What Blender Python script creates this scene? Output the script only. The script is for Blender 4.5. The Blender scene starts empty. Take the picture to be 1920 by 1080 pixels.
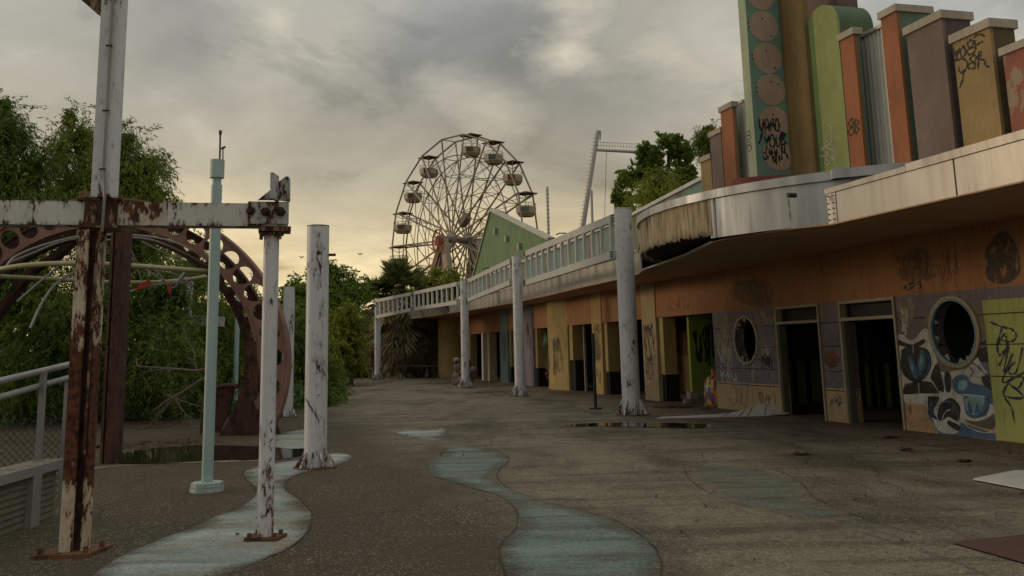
import bpy, math, random
import numpy as np
from mathutils import Vector, Matrix
random.seed(7); RS=np.random.RandomState(7)
SC=bpy.context.scene; COL=SC.collection
PI=math.pi
# ------------------------------------------------------------------ camera model (calibrated)
F=1780.;CX=955.;CY=332.;H=1.6
roll=math.atan(.0233); dd=(663-.0233*(CX-490)-CY)*math.cos(roll); pitch=math.atan(dd/F)
fw=np.array([0,math.cos(pitch),math.sin(pitch)]); r0=np.array([1.,0,0]); u0=np.cross(r0,fw)
RX=math.cos(roll)*r0-math.sin(roll)*u0; UX=math.sin(roll)*r0+math.cos(roll)*u0
CAM=np.array([0,0,H])
def ray(x,y):
    v=fw*F+RX*(x-CX)-UX*(y-CY); return v/v[1]
def G(x,y,z=0):
    v=ray(x,y); return CAM+v*((z-H)/v[2])
def D(x,y,Y): return CAM+ray(x,y)*Y
# facade frame: s along the facade (away from us), n out of it towards us
O=np.array([7.64,14.79,0]); U=np.array([-2.56,9.61,0]); U=U/np.linalg.norm(U); N=np.array([-U[1],U[0],0])
def L(s,n,z): return O+U*s+N*n+np.array([0,0,z])
def FS(x,y,off=0):
    v=ray(x,y); t=(off-(CAM-O)@N)/(v@N); p=CAM+v*t; return float((p-O)@U),float(p[2])
def NS(x,y,s):
    v=ray(x,y); t=(s-(CAM-O)@U)/(v@U); p=CAM+v*t; return float((p-O)@N),float(p[2])
def SN(x,y,z=0):
    p=G(x,y,z)-O; return float(p@U),float(p@N)
cd=bpy.data.cameras.new('camera'); cam=bpy.data.objects.new('camera',cd); COL.objects.link(cam)
cd.sensor_width=36; cd.lens=F/1920*36; cd.shift_x=(960-CX)/1920; cd.shift_y=-(540-CY)/1920
cd.clip_start=.1; cd.clip_end=3000
M=Matrix(((RX[0],UX[0],-fw[0],0),(RX[1],UX[1],-fw[1],0),(RX[2],UX[2],-fw[2],H),(0,0,0,1)))
cam.matrix_world=M; SC.camera=cam
# ------------------------------------------------------------------ object helpers
ORG={}
def props(o,label=None,cat=None,group=None,kind=None):
    if label:o['label']=label
    if cat:o['category']=cat
    if group:o['group']=group
    if kind:o['kind']=kind
    return o
def thing(name,label,cat,loc,group=None):
    o=bpy.data.objects.new(name,None); COL.objects.link(o); o.empty_display_size=.2
    o.location=[float(v) for v in loc]; ORG[o.name]=np.array(o.location,float)
    return props(o,label,cat,group)
class MB:
    def __init__(s): s.v=[];s.f=[];s.sm=[]
    def add(s,vs,fs,smooth=False):
        b=len(s.v); s.v+= [tuple(map(float,p)) for p in vs]
        for f in fs: s.f.append(tuple(b+i for i in f)); s.sm.append(smooth)
        return s
    def face(s,pts): return s.add(pts,[tuple(range(len(pts)))])
    def prism(s,pts,vec):
        pts=[np.array(p,float) for p in pts]; vec=np.array(vec,float); n=len(pts)
        # orientation: make sure outward
        nn=np.zeros(3)
        for i in range(n): nn+=np.cross(pts[i],pts[(i+1)%n])
        if nn@vec>0: pts=pts[::-1]
        s.add(pts+[p+vec for p in pts],[tuple(range(n))]+[tuple(range(2*n-1,n-1,-1))]+[((i+1)%n,i,i+n,(i+1)%n+n) for i in range(n)])
        return s
    def box(s,a,b):
        x0,y0,z0=[min(a[i],b[i]) for i in range(3)]; x1,y1,z1=[max(a[i],b[i]) for i in range(3)]
        return s.prism([(x0,y0,z0),(x1,y0,z0),(x1,y1,z0),(x0,y1,z0)],(0,0,z1-z0))
    def fbox(s,s0,s1,n0,n1,z0,z1):
        return s.prism([L(s0,n0,z0),L(s1,n0,z0),L(s1,n1,z0),L(s0,n1,z0)],(0,0,z1-z0))
    def bar(s,a,b,w,h,up=(0,0,1)):
        a=np.array(a,float);b=np.array(b,float);d=b-a; d=d/np.linalg.norm(d)
        up=np.array(up,float)
        if abs(d@up)>.95: up=np.array([1.,0,0])
        x=np.cross(d,up);x/=np.linalg.norm(x);y=np.cross(x,d)
        return s.prism([a+x*w/2*i+y*h/2*j for i,j in((-1,-1),(1,-1),(1,1),(-1,1))],b-a)
    def tube(s,pts,r,seg=8,cap=True):
        pts=[np.array(p,float) for p in pts]; n=len(pts)
        rr=r if hasattr(r,'__len__') else [r]*n
        t0=pts[1]-pts[0]; t0/=np.linalg.norm(t0)
        a=np.array([0,0,1.]) if abs(t0[2])<.9 else np.array([1.,0,0])
        x=np.cross(t0,a);x/=np.linalg.norm(x); vs=[]
        for i,p in enumerate(pts):
            t=pts[min(i+1,n-1)]-pts[max(i-1,0)]; t/=(np.linalg.norm(t)+1e-9)
            x=x-t*(x@t); x/=(np.linalg.norm(x)+1e-9); y=np.cross(t,x)
            for k in range(seg):
                an=2*PI*k/seg; vs.append(p+(x*math.cos(an)+y*math.sin(an))*rr[i])
        fs=[]
        for i in range(n-1):
            for k in range(seg):
                k2=(k+1)%seg; fs.append((i*seg+k,i*seg+k2,(i+1)*seg+k2,(i+1)*seg+k))
        s.add(vs,fs,seg>=8)
        if cap:
            s.add(vs[:seg],[tuple(range(seg-1,-1,-1))]); s.add(vs[-seg:],[tuple(range(seg))])
        return s
    def cyl(s,a,b,r,seg=24,r2=None): return s.tube([a,b],[r,r if r2 is None else r2],seg)
    def sphere(s,c,r,nu=12,nv=8):
        c=np.array(c,float); r=np.array([r]*3 if not hasattr(r,'__len__') else r,float); vs=[];fs=[]
        for j in range(nv+1):
            for i in range(nu):
                a=2*PI*i/nu;b=-PI/2+PI*j/nv
                vs.append(c+r*np.array([math.cos(a)*math.cos(b),math.sin(a)*math.cos(b),math.sin(b)]))
        for j in range(nv):
            for i in range(nu):
                i2=(i+1)%nu; fs.append((j*nu+i,j*nu+i2,(j+1)*nu+i2,(j+1)*nu+i))
        return s.add(vs,fs,True)
    def build(s,name,mat,parent=None):
        me=bpy.data.meshes.new(name)
        org=np.zeros(3)
        if parent is not None: org=ORG[parent.name]
        me.from_pydata([tuple(np.array(v)-org) for v in s.v],[],s.f)
        me.polygons.foreach_set('use_smooth',s.sm)
        me.materials.append(mat); me.validate(); me.update()
        o=bpy.data.objects.new(name,me); COL.objects.link(o)
        if parent is not None: o.parent=parent; ORG[o.name]=org
        else: ORG[o.name]=np.zeros(3)
        return o
def recenter(o):
    """top-level mesh: origin at the middle of its footprint"""
    me=o.data; n=len(me.vertices); a=np.empty(n*3,np.float32); me.vertices.foreach_get('co',a); a=a.reshape(-1,3)
    c=np.array([(a[:,0].min()+a[:,0].max())/2,(a[:,1].min()+a[:,1].max())/2,a[:,2].min()],np.float32)
    me.vertices.foreach_set('co',(a-c).ravel()); o.location=[float(v) for v in c]; me.update(); ORG[o.name]=c.astype(float); return o
# ------------------------------------------------------------------ node helpers
class NT:
    def __init__(s,name):
        s.m=bpy.data.materials.new(name); s.m.use_nodes=True; s.t=s.m.node_tree; s.n=s.t.nodes; s.l=s.t.links
        s.bs=s.n['Principled BSDF']; s.geo=s.n.new('ShaderNodeNewGeometry'); s.pos=s.geo.outputs['Position']
    def link(s,a,b):
        if isinstance(a,(int,float)): b.default_value=a
        elif isinstance(a,tuple): b.default_value=(a+(1,))[:4] if len(b.default_value)==4 else a
        else: s.l.new(a,b)
    def mapv(s,scale=(1,1,1),rot=(0,0,0),src=None,loc=(0,0,0)):
        n=s.n.new('ShaderNodeMapping'); n.inputs['Scale'].default_value=scale; n.inputs['Rotation'].default_value=rot; n.inputs['Location'].default_value=loc
        s.l.new(src or s.pos,n.inputs[0]); return n.outputs[0]
    def noise(s,sc=1,det=4,rough=.55,src=None,dist=0):
        n=s.n.new('ShaderNodeTexNoise'); n.inputs['Scale'].default_value=sc; n.inputs['Detail'].default_value=det
        n.inputs['Roughness'].default_value=rough; n.inputs['Distortion'].default_value=dist
        s.l.new(src or s.pos,n.inputs['Vector']); return n.outputs['Fac']
    def voro(s,sc,out='Distance',src=None,feat='F1',rnd=1):
        n=s.n.new('ShaderNodeTexVoronoi'); n.feature=feat; n.inputs['Scale'].default_value=sc; n.inputs['Randomness'].default_value=rnd
        s.l.new(src or s.pos,n.inputs['Vector']); return n.outputs[out]
    def ramp(s,f,pts,interp='LINEAR'):
        n=s.n.new('ShaderNodeValToRGB'); n.color_ramp.interpolation=interp; e=n.color_ramp.elements
        while len(e)<len(pts): e.new(.5)
        for el,(p,c) in zip(e,pts):
            el.position=p; el.color=(c,c,c,1) if isinstance(c,(int,float)) else (tuple(c)+(1,))[:4]
        s.l.new(f,n.inputs[0]); return n.outputs[0]
    def mix(s,f,a,b,mode='MIX'):
        n=s.n.new('ShaderNodeMix'); n.data_type='RGBA'; n.blend_type=mode
        s.link(f,n.inputs[0]); s.link(a,n.inputs[6]); s.link(b,n.inputs[7]); return n.outputs[2]
    def math(s,op,a,b=0,c=0):
        n=s.n.new('ShaderNodeMath'); n.operation=op; s.link(a,n.inputs[0]); s.link(b,n.inputs[1]); s.link(c,n.inputs[2]); return n.outputs[0]
    def sep(s,src=None):
        n=s.n.new('ShaderNodeSeparateXYZ'); s.l.new(src or s.pos,n.inputs[0]); return n.outputs
    def remap(s,v,a,b,c=0,d=1):
        n=s.n.new('ShaderNodeMapRange'); s.link(v,n.inputs[0])
        for i,x in enumerate((a,b,c,d)): n.inputs[1+i].default_value=x
        return n.outputs[0]
    def bump(s,h,st=.3,dist=.01):
        n=s.n.new('ShaderNodeBump'); n.inputs['Strength'].default_value=st; n.inputs['Distance'].default_value=dist; s.l.new(h,n.inputs['Height'])
        s.l.new(n.outputs[0],s.bs.inputs['Normal'])
    def out(s,col,rough=.7,metal=0,spec=.4):
        s.link(col,s.bs.inputs['Base Color']); s.link(rough,s.bs.inputs['Roughness']); s.link(metal,s.bs.inputs['Metallic'])
        s.bs.inputs['Specular IOR Level'].default_value=spec; return s.m
def paint(name,c,c2=None,rust=0.,rustz=None,dirt=.35,rough=.6,scale=1.,streak=.5,metal=0,drips=True,rc=(.13,.05,.02),rc2=(.03,.016,.011)):
    """weathered paint: mottled base, vertical dirt streaks, rust patches; rustz=[(z,bias),...]"""
    t=NT(name); c2=c2 or tuple(v*.75 for v in c)
    n1=t.noise(1.3*scale,5); base=t.mix(t.ramp(n1,[(.35,0),(.7,1)]),c,c2)
    st=t.noise(3*scale,5,.6,t.mapv((4,4,.35))); base=t.mix(t.math('MULTIPLY',t.ramp(st,[(.5,0),(.75,1)]),streak*dirt*1.6),base,tuple(v*.35 for v in c))
    fine=t.noise(35*scale,3); base=t.mix(t.math('MULTIPLY',t.ramp(fine,[(.35,1),(.5,0)]),dirt*.5),base,tuple(v*.5 for v in c))
    h=fine
    if rust>0 or rustz:
        z=t.sep()[2]; bias=rust
        a=t.noise(4.5*scale,8,.68,t.mapv((1,1,.42))); b=t.noise(22*scale,5,.6,t.mapv((1,1,.35)))
        a=t.math('ADD',t.math('MULTIPLY',a,.62),t.math('MULTIPLY',b,.38)); a=t.math('MULTIPLY_ADD',t.math('SUBTRACT',a,.5),1.35,.5)
        if rustz:
            z0,z1=rustz[0][0],rustz[-1][0]
            bias=t.ramp(t.remap(z,z0,z1),[((p-z0)/(z1-z0),v) for p,v in rustz])
        m=t.math('ADD',a,bias); mask=t.ramp(m,[(.62,0),(.655,1)]); stain=t.ramp(m,[(.52,0),(.66,.75)])
        rcol=t.mix(t.ramp(t.noise(9*scale,6),[(.35,0),(.65,1)]),rc,rc2)
        base=t.mix(stain,base,tuple(.5*(x+y*.6) for x,y in zip(rc,c))); base=t.mix(mask,base,rcol)
        h=t.math('SUBTRACT',fine,mask); rough=t.mix(mask,(rough,)*3,(.9,)*3)
    t.bump(h,.25,.004)
    return t.out(base,rough,metal)
def plain(name,c,rough=.7,metal=0):
    t=NT(name); n=t.noise(6,5); return t.out(t.mix(t.ramp(n,[(.3,0),(.7,1)]),c,tuple(v*.7 for v in c)),rough,metal)
def alum(name,c=(.40,.395,.38),rough=.36):
    t=NT(name); s1=t.noise(1.6,5,.6,t.mapv((2.2,2.2,.25))); s2=t.noise(.7,4)
    col=t.mix(t.ramp(s1,[(.4,0),(.7,1)]),c,tuple(v*.72 for v in c)); col=t.mix(t.math('MULTIPLY',t.ramp(s2,[(.45,0),(.7,1)]),.35),col,(.3,.26,.21))
    t.bump(t.noise(1.1,2),.25,.02)
    r=t.ramp(s1,[(.3,rough-.05),(.7,rough+.16)])
    return t.out(col,r,.7)
def wallpaint(name,bands,peel=.35,peelc=(.33,.29,.2),grooves=(),scale=1.,grain=.55):
    """bands: [(z_top,colour)...] bottom to top; real colour bands of paint, grooves = board joints"""
    t=NT(name); z=t.sep()[2]; zmax=12.
    pts=[(0,bands[0][1])]; 
    for (zt,c),(z2,c2) in zip(bands[:-1],bands[1:]): pts.append((zt/zmax,c2))
    zz=t.math('ADD',z,t.math('MULTIPLY',t.math('SUBTRACT',t.noise(6,4),.5),.035))
    col=t.ramp(t.math('DIVIDE',zz,zmax),pts,'CONSTANT') if len(pts)>1 else t.mix(0,bands[0][1],bands[0][1])
    col=t.mix(t.math('MULTIPLY',t.ramp(t.noise(1.1*scale,5),[(.35,0),(.75,1)]),.45),col,t.mix(1.,col,(.55,.5,.5),'MULTIPLY'))
    if peel: 
        p=t.ramp(t.noise(2.3*scale,9,.7,t.mapv((1,1,.6),loc=(3.3,1,2))),[(.70-peel*.25,0),(.72-peel*.25,1)]); col=t.mix(t.math('MULTIPLY',p,.75),col,peelc)
    col=t.mix(t.math('MULTIPLY',t.ramp(t.noise(5,6,.65,t.mapv((3,3,.3))),[(.52,0),(.7,1)]),grain),col,t.mix(1.,col,(.3,.28,.25),'MULTIPLY'))
    if grain<.5: col=t.mix(t.math('MULTIPLY',t.ramp(t.noise(.9,6,.65,t.mapv((1,1,.6),loc=(3,0,8))),[(.42,0),(.62,1)]),.5),col,t.mix(1.,col,(.55,.56,.6),'MULTIPLY')); col=t.mix(t.math('MULTIPLY',t.ramp(t.noise(7,5,.7),[(.55,0),(.7,1)]),.25),col,t.mix(1.,col,(1.5,1.4,1.2),'MULTIPLY'))  # pylons only: tree shade and sun mottling painted into the colour
    col=t.mix(t.math('MULTIPLY',t.ramp(t.noise(60,2),[(.3,1),(.42,0)]),.5),col,(.03,.025,.02))
    for g in grooves:
        m=t.math('LESS_THAN',t.math('ABSOLUTE',t.math('SUBTRACT',z,g)),.009); col=t.mix(m,col,(.015,.012,.01))
    t.bump(t.noise(30,4),.3,.006)
    return t.out(col,.75,0,.3)
# ------------------------------------------------------------------ materials
WHITE=(.5,.51,.54)
m_white=paint('white_steel',(.43,.45,.50),(.36,.38,.41),rust=-.06,dirt=.15,rough=.45)
m_gantry=paint('white_gantry',(.43,.45,.47),(.36,.37,.37),rust=.085,scale=1.8,dirt=.3,rough=.5)
m_post=paint('rusty_post',(.52,.47,.37),(.40,.30,.19),scale=2.2,rustz=[(0,.10),(.2,.04),(.5,.09),(.66,.30),(1.5,.36),(1.72,.16),(2.0,.11),(2.3,.13),(2.5,.08),(2.7,.2),(3.0,.05)],dirt=.4,rough=.7,rc=(.13,.04,.016),rc2=(.012,.005,.0035))
m_upost=paint('white_upper_post',(.52,.54,.57),(.45,.47,.49),scale=1.6,rustz=[(2.8,.4),(2.95,.3),(3.03,-.02),(4,-.03),(5,.0)],dirt=.15,streak=.2,rough=.5)
m_beam=paint('white_beam_paint',(.50,.52,.51),(.44,.45,.43),scale=1.7,rustz=[(2.70,.2),(2.755,.1),(2.80,.005),(2.88,.005),(2.925,.04),(2.96,.12)],streak=.15,dirt=.2,rough=.5)
m_beam2=paint('rust_bloomed_beam_paint',(.48,.46,.40),(.40,.34,.26),scale=1.5,rustz=[(2.70,.15),(2.76,.08),(2.82,.10),(2.90,.15),(2.96,.14)],streak=.1,dirt=.3)
m_joint=paint('rusted_joint',(.30,.22,.14),(.2,.12,.08),rust=.16,dirt=.6,rough=.8,rc=(.08,.03,.014),rc2=(.02,.01,.008))
m_pole=paint('white_pole_rusting',(.54,.55,.59),(.47,.48,.51),scale=1.7,rustz=[(0,.12),(.3,.085),(.95,.05),(1.15,-.2),(2.45,-.2),(2.62,.08),(2.8,.2)],streak=.2,dirt=.15,rough=.45)
m_rust=paint('rust',(.085,.035,.022),(.03,.013,.01),rust=.12,dirt=.7,rough=.85,rc=(.05,.02,.012),rc2=(.012,.006,.005))
m_rustpink=paint('rusted_pink_paint',(.25,.14,.115),(.14,.075,.06),rust=.0,dirt=.8,rough=.8,rc=(.05,.02,.013),rc2=(.016,.008,.007))
m_base=paint('rust_plate',(.16,.08,.04),(.08,.04,.02),rust=.1,dirt=.7,rough=.9)
m_mint=paint('pale_mint_paint',(.33,.45,.45),(.27,.38,.38),dirt=.25,rough=.5)
m_cream_pipe=paint('cream_pipe',(.36,.34,.2),(.24,.23,.12),rust=-.03,dirt=.5)
m_grey_pipe=paint('grey_pipe',(.25,.26,.25),(.16,.16,.155),rust=-.03,dirt=.4,rough=.45)
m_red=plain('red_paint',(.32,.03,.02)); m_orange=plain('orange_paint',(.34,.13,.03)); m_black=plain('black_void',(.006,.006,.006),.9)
m_dark=plain('dark_steel',(.02,.02,.022),.5)
m_alum=alum('aluminium_panel'); m_cap=alum('aluminium_cap',(.36,.35,.33),.4); m_alumblue=alum('aluminium_curved_panel',(.34,.37,.40),.50)
def woodmat():
    t=NT('rotten_plywood'); v=t.mapv((1,1,.12)); g=t.noise(12,8,.7,v); g2=t.noise(2.4,5,.6,t.mapv((1,1,.2)))
    col=t.ramp(g,[(.28,(.07,.055,.03)),(.45,(.25,.205,.13)),(.62,(.42,.36,.25))])
    col=t.mix(t.ramp(g2,[(.54,0),(.63,.9)]),col,(.03,.022,.014))
    z=t.sep()[2]; m=t.ramp(t.math('ADD',t.math('MULTIPLY',t.noise(4,6,.7,t.mapv((2,2,.3))),.5),t.math('MULTIPLY',t.math('SUBTRACT',3.60,z),1.3)),[(.27,0),(.44,.5),(.5,1)])
    col=t.mix(m,col,(.008,.006,.005)); t.bump(g,.6,.01); return t.out(col,.9,0,.2)
m_wood=woodmat()
m_soffit=wallpaint('soffit_paint',[(9,(.44,.27,.16))],.0)
m_beamor=wallpaint('orange_stucco',[(9,(.31,.15,.07))],.45,(.22,.16,.10))
m_wallA=wallpaint('purple_over_peach_boards',[(.61,(.42,.31,.18)),(2.36,(.165,.145,.17)),(9,(.31,.15,.07))],.42,(.33,.28,.2),(.61,.99,1.48,1.95))
m_wallB=wallpaint('purple_boards',[(.61,(.42,.28,.15)),(2.36,(.155,.135,.165)),(9,(.31,.15,.07))],.3,(.3,.25,.18),(.61,.99,1.48,1.95))
m_lime=wallpaint('lime_plywood',[(9,(.33,.38,.13))],0,grooves=(.99,1.48,1.95))
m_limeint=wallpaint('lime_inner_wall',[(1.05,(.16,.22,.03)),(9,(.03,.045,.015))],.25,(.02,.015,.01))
m_yel=wallpaint('yellow_stucco',[(9,(.36,.27,.11))],.25,(.42,.38,.27))
m_tan=wallpaint('peeling_tan',[(9,(.36,.29,.17))],.5,(.42,.40,.32))
m_lav=wallpaint('lavender_stucco',[(9,(.19,.17,.22))],.1)
m_teal2=wallpaint('pale_teal_stucco',[(9,(.16,.24,.23))],.35)
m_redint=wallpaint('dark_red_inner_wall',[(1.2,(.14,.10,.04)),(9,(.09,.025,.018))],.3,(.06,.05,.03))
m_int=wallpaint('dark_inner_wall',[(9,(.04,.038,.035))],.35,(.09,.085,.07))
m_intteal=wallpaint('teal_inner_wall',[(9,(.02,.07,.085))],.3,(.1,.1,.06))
m_frame=paint('cream_frame',(.33,.3,.22),(.24,.21,.15),dirt=.5)
m_stwhite=paint('dirty_white',(.55,.55,.54),(.42,.42,.4),dirt=.5)
def block(name,c,peel=.0): return wallpaint(name,[(20,c)],peel,scale=.8,grain=.22)
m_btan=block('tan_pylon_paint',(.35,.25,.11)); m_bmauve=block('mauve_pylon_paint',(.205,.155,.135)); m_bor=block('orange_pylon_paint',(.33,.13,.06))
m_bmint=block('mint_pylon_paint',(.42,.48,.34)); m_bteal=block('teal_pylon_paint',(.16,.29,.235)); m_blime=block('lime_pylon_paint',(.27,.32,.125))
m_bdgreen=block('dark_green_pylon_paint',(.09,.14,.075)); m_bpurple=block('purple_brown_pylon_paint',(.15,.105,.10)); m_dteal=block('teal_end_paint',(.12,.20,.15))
m_dmauve=block('mauve_shaded_end',(.12,.09,.10)); m_dtan=block('tan_shaded_end',(.13,.095,.05)); m_bred=block('red_faded_paint',(.32,.12,.09),.6)  # mauve and tan ends: front colours darkened and cooled to paint in shade
m_pcap=paint('tan_cap_paint',(.36,.33,.265),(.28,.25,.19),dirt=.5); m_disc=block('salmon_disc_paint',(.40,.31,.235)); m_dred=block('dull_red_paint',(.22,.07,.06)); m_corr=paint('grey_corrugated',(.5,.51,.47),(.42,.43,.39),dirt=.4)
m_green=wallpaint('green_gable_boards',[(20,(.15,.24,.12))],.0)
def stripmat():
    t=NT('striped_parapet_paint'); o=t.n.new('ShaderNodeVectorMath'); o.operation='DOT_PRODUCT'; t.l.new(t.pos,o.inputs[0]); o.inputs[1].default_value=tuple(U)
    s=o.outputs['Value']; f=t.math('FRACT',t.math('MULTIPLY',t.math('ADD',s,t.math('MULTIPLY',t.noise(.5,3),1.2)),.31))
    col=t.ramp(f,[(0,(.15,.26,.25)),(.36,(.17,.26,.19)),(.52,(.17,.15,.09)),(.64,(.2,.3,.28)),(.86,(.22,.14,.11)),(.95,(.17,.28,.27))],'CONSTANT')
    col=t.mix(t.math('MULTIPLY',t.ramp(t.noise(4,6,.6,t.mapv((3,3,.4))),[(.45,0),(.7,1)]),.5),col,(.05,.06,.05)); return t.out(col,.75)
m_strip=stripmat()
def gm(name,c):
    t=NT(name); n=t.noise(5,5); t.out(t.mix(t.ramp(n,[(.3,0),(.7,1)]),c,tuple(v*.7 for v in c)),.65)
    m=t.ramp(t.math('ADD',t.math('MULTIPLY',t.noise(4,4),.6),t.math('MULTIPLY',t.noise(45,4),.4)),[(.36,.45),(.5,1)])
    tr=t.n.new('ShaderNodeBsdfTransparent'); mx=t.n.new('ShaderNodeMixShader'); t.l.new(m,mx.inputs[0]); t.l.new(tr.outputs[0],mx.inputs[1]); t.l.new(t.bs.outputs[0],mx.inputs[2]); t.l.new(mx.outputs[0],t.n['Material Output'].inputs['Surface']); return t.m
g_black=gm('black_spray',(.012,.011,.012)); g_blue=gm('dark_blue_spray',(.02,.025,.07)); g_green=gm('dark_green_spray',(.015,.04,.012)); g_white=gm('white_spray',(.50,.50,.48))
g_grey=gm('grey_spray',(.09,.09,.085)); g_teal=gm('teal_spray',(.07,.17,.16)); g_mblue=gm('blue_spray',(.05,.13,.24)); g_lblue=gm('pale_blue_spray',(.2,.35,.42)); g_olive=gm('olive_spray',(.18,.155,.06)); g_brown=gm('brown_spray',(.14,.06,.03)); g_peach=gm('peach_spray',(.4,.27,.15)); g_red=gm('red_spray',(.18,.03,.02))
# ground -----------------------------------------------------------
def aggregate(name,base,base2,dark,agg=1.,region=None):
    t=NT(name)
    big=t.noise(.22,5,.6); col=t.mix(t.ramp(big,[(.38,0),(.62,1)]),base,base2)
    st=t.noise(.55,6,.62,t.mapv((1,.35,1),(0,0,.3))); col=t.mix(t.math('MULTIPLY',t.ramp(st,[(.47,0),(.62,1)]),.8),col,dark); s3=t.noise(.9,7,.65,t.mapv((.28,1.7,1),(0,0,-.12),loc=(1,8,0))); col=t.mix(t.math('MULTIPLY',t.ramp(s3,[(.5,0),(.62,1)]),.6),col,dark)
    lt=t.noise(.8,6,.65,t.mapv((.5,2.2,1),(0,0,.1),loc=(7,3,0))); col=t.mix(t.math('MULTIPLY',t.ramp(lt,[(.56,0),(.72,1)]),.4),col,tuple(min(1,v*1.9) for v in base))
    if region:
        x,y,z=t.sep(); w=t.noise(.35,5,.6)
        # left of the meandering edge the paving is the darker batch
        e=t.math('ADD',t.math('SUBTRACT',t.math('MULTIPLY_ADD',y,.287,x),2.6),t.math('MULTIPLY',t.math('SUBTRACT',w,.5),1.6))
        k=t.math('MULTIPLY',t.ramp(t.remap(e,-1.2,1.8),[(.25,1),(.75,0)]),t.ramp(t.remap(y,25,50),[(.1,1),(.75,0)]))
        col=t.mix(k,col,region)
    # coarse and fine stains
    fs=t.noise(3.2,7,.7); col=t.mix(t.math('MULTIPLY',t.ramp(fs,[(.52,0),(.63,1)]),.38),col,dark)
    fs2=t.noise(14,6,.7); col=t.mix(t.math('MULTIPLY',t.ramp(fs2,[(.5,0),(.62,1)]),.35),col,tuple(v*.8 for v in dark))
    vc=t.voro(58,'Color'); sep=t.n.new('ShaderNodeSeparateColor'); t.l.new(vc,sep.inputs[0])
    pale=t.ramp(sep.outputs[0],[(.82,0),(.88,1)]); near=t.ramp(t.voro(58),[(.3,1),(.55,0)])
    dens=t.ramp(t.noise(.7,4),[(.38,.25),(.65,1)])
    col=t.mix(t.math('MULTIPLY',t.math('MULTIPLY',pale,near),t.math('MULTIPLY',dens,1.0*agg)),col,(.42,.38,.3))
    dk=t.ramp(sep.outputs[1],[(.6,0),(.95,1)]); col=t.mix(t.math('MULTIPLY',dk,.5*agg),col,(.012,.01,.008))
    # cracks
    cr=t.n.new('ShaderNodeTexVoronoi'); cr.feature='DISTANCE_TO_EDGE'; cr.inputs['Scale'].default_value=.16
    wv=t.n.new('ShaderNodeVectorMath'); wv.operation='ADD'; nz=t.n.new('ShaderNodeTexNoise'); nz.inputs['Scale'].default_value=.8; nz.inputs['Detail'].default_value=5; t.l.new(t.pos,nz.inputs['Vector']); t.l.new(t.pos,wv.inputs[0]); t.l.new(nz.outputs['Color'],wv.inputs[1]); t.l.new(wv.outputs[0],cr.inputs['Vector'])
    ck=t.ramp(cr.outputs['Distance'],[(.0012,1),(.003,0)]); col=t.mix(t.math('MULTIPLY',ck,.6),col,(.015,.012,.01))
    t.bump(t.voro(58),.35*agg,.006)
    rg=t.ramp(big,[(.35,.62),(.65,.82)])
    return t,col,rg
t,c,r=aggregate('exposed_aggregate_paving',(.155,.136,.098),(.195,.172,.126),(.045,.037,.025),.9,(.062,.050,.032)); m_plaza=t.out(c,.86,0,.16)
t,c,r=aggregate('pale_walk_concrete',(.2,.155,.105),(.16,.12,.08),(.05,.035,.025),.35); m_walk=t.out(c,.8,0,.3)
def tealmat(name,a,b,wear,under=(.115,.093,.066)):
    t=NT(name); n=t.noise(.8,7,.65,t.mapv((.35,1.6,1),(0,0,.15))); col=t.mix(t.ramp(n,[(.35,0),(.65,1)]),a,b)
    n2=t.noise(.9,9,.68,t.mapv((.55,1.6,1),(0,0,.12),loc=(5,9,1))); f3=t.noise(26,6,.72)
    st=t.ramp(t.noise(1.6,7,.72,t.mapv((.6,1.3,1),loc=(2,2,2))),[(.5,0),(.63,1)]); col=t.mix(t.math('MULTIPLY',st,.75),col,under); col=t.mix(t.math('MULTIPLY',t.ramp(t.noise(1.2,6,.65,t.mapv((.3,2,1),(0,0,.1),loc=(6,6,2))),[(.52,0),(.64,1)]),.6),col,tuple(v*.4 for v in a))
    at=t.n.new('ShaderNodeAttribute'); at.attribute_name='edge'; ed=at.outputs['Fac']
    big=t.noise(.75,5,.6,t.mapv((.6,1.3,1),loc=(11,2,0)))
    core=t.math('MINIMUM',t.math('ADD',t.math('MULTIPLY',ed,1.5),.12),.52)
    m=t.math('ADD',t.math('ADD',t.math('MULTIPLY',n2,.8),t.math('MULTIPLY',big,1.1)),t.math('ADD',t.math('MULTIPLY',t.math('SUBTRACT',f3,.5),.5),core))
    m=t.ramp(t.math('MULTIPLY',m,.5),[(.46+wear*.22,.0),(.66+wear*.22,.9)])
    cut=t.ramp(t.math('ADD',ed,t.math('MULTIPLY',t.math('SUBTRACT',t.noise(9,4),.5),.05)),[(0,0),(.02,1)]); m=t.math('MULTIPLY',m,cut)
    vc=t.voro(60,'Color'); sep=t.n.new('ShaderNodeSeparateColor'); t.l.new(vc,sep.inputs[0])
    col=t.mix(t.math('MULTIPLY',t.ramp(sep.outputs[1],[(.6,0),(.95,1)]),.5),col,(.03,.035,.03)); col=t.mix(t.math('MULTIPLY',t.ramp(sep.outputs[0],[(.9,0),(.97,1)]),.5),col,(.3,.3,.26)); t.bump(t.voro(60),.3,.005)
    t.out(col,.75,0,.3); tr=t.n.new('ShaderNodeBsdfTransparent'); mx=t.n.new('ShaderNodeMixShader'); t.l.new(m,mx.inputs[0]); t.l.new(tr.outputs[0],mx.inputs[1]); t.l.new(t.bs.outputs[0],mx.inputs[2]); t.l.new(mx.outputs[0],t.n['Material Output'].inputs['Surface']); return t.m
m_teal=tealmat('worn_teal_ground_paint',(.08,.115,.10),(.17,.23,.21),.13)
m_tealpale=tealmat('pale_teal_ground_paint',(.17,.215,.20),(.36,.42,.39),.06,(.24,.15,.085))
m_tealfaint=tealmat('faded_teal_ground_paint',(.12,.14,.11),(.15,.185,.155),.82)
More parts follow.
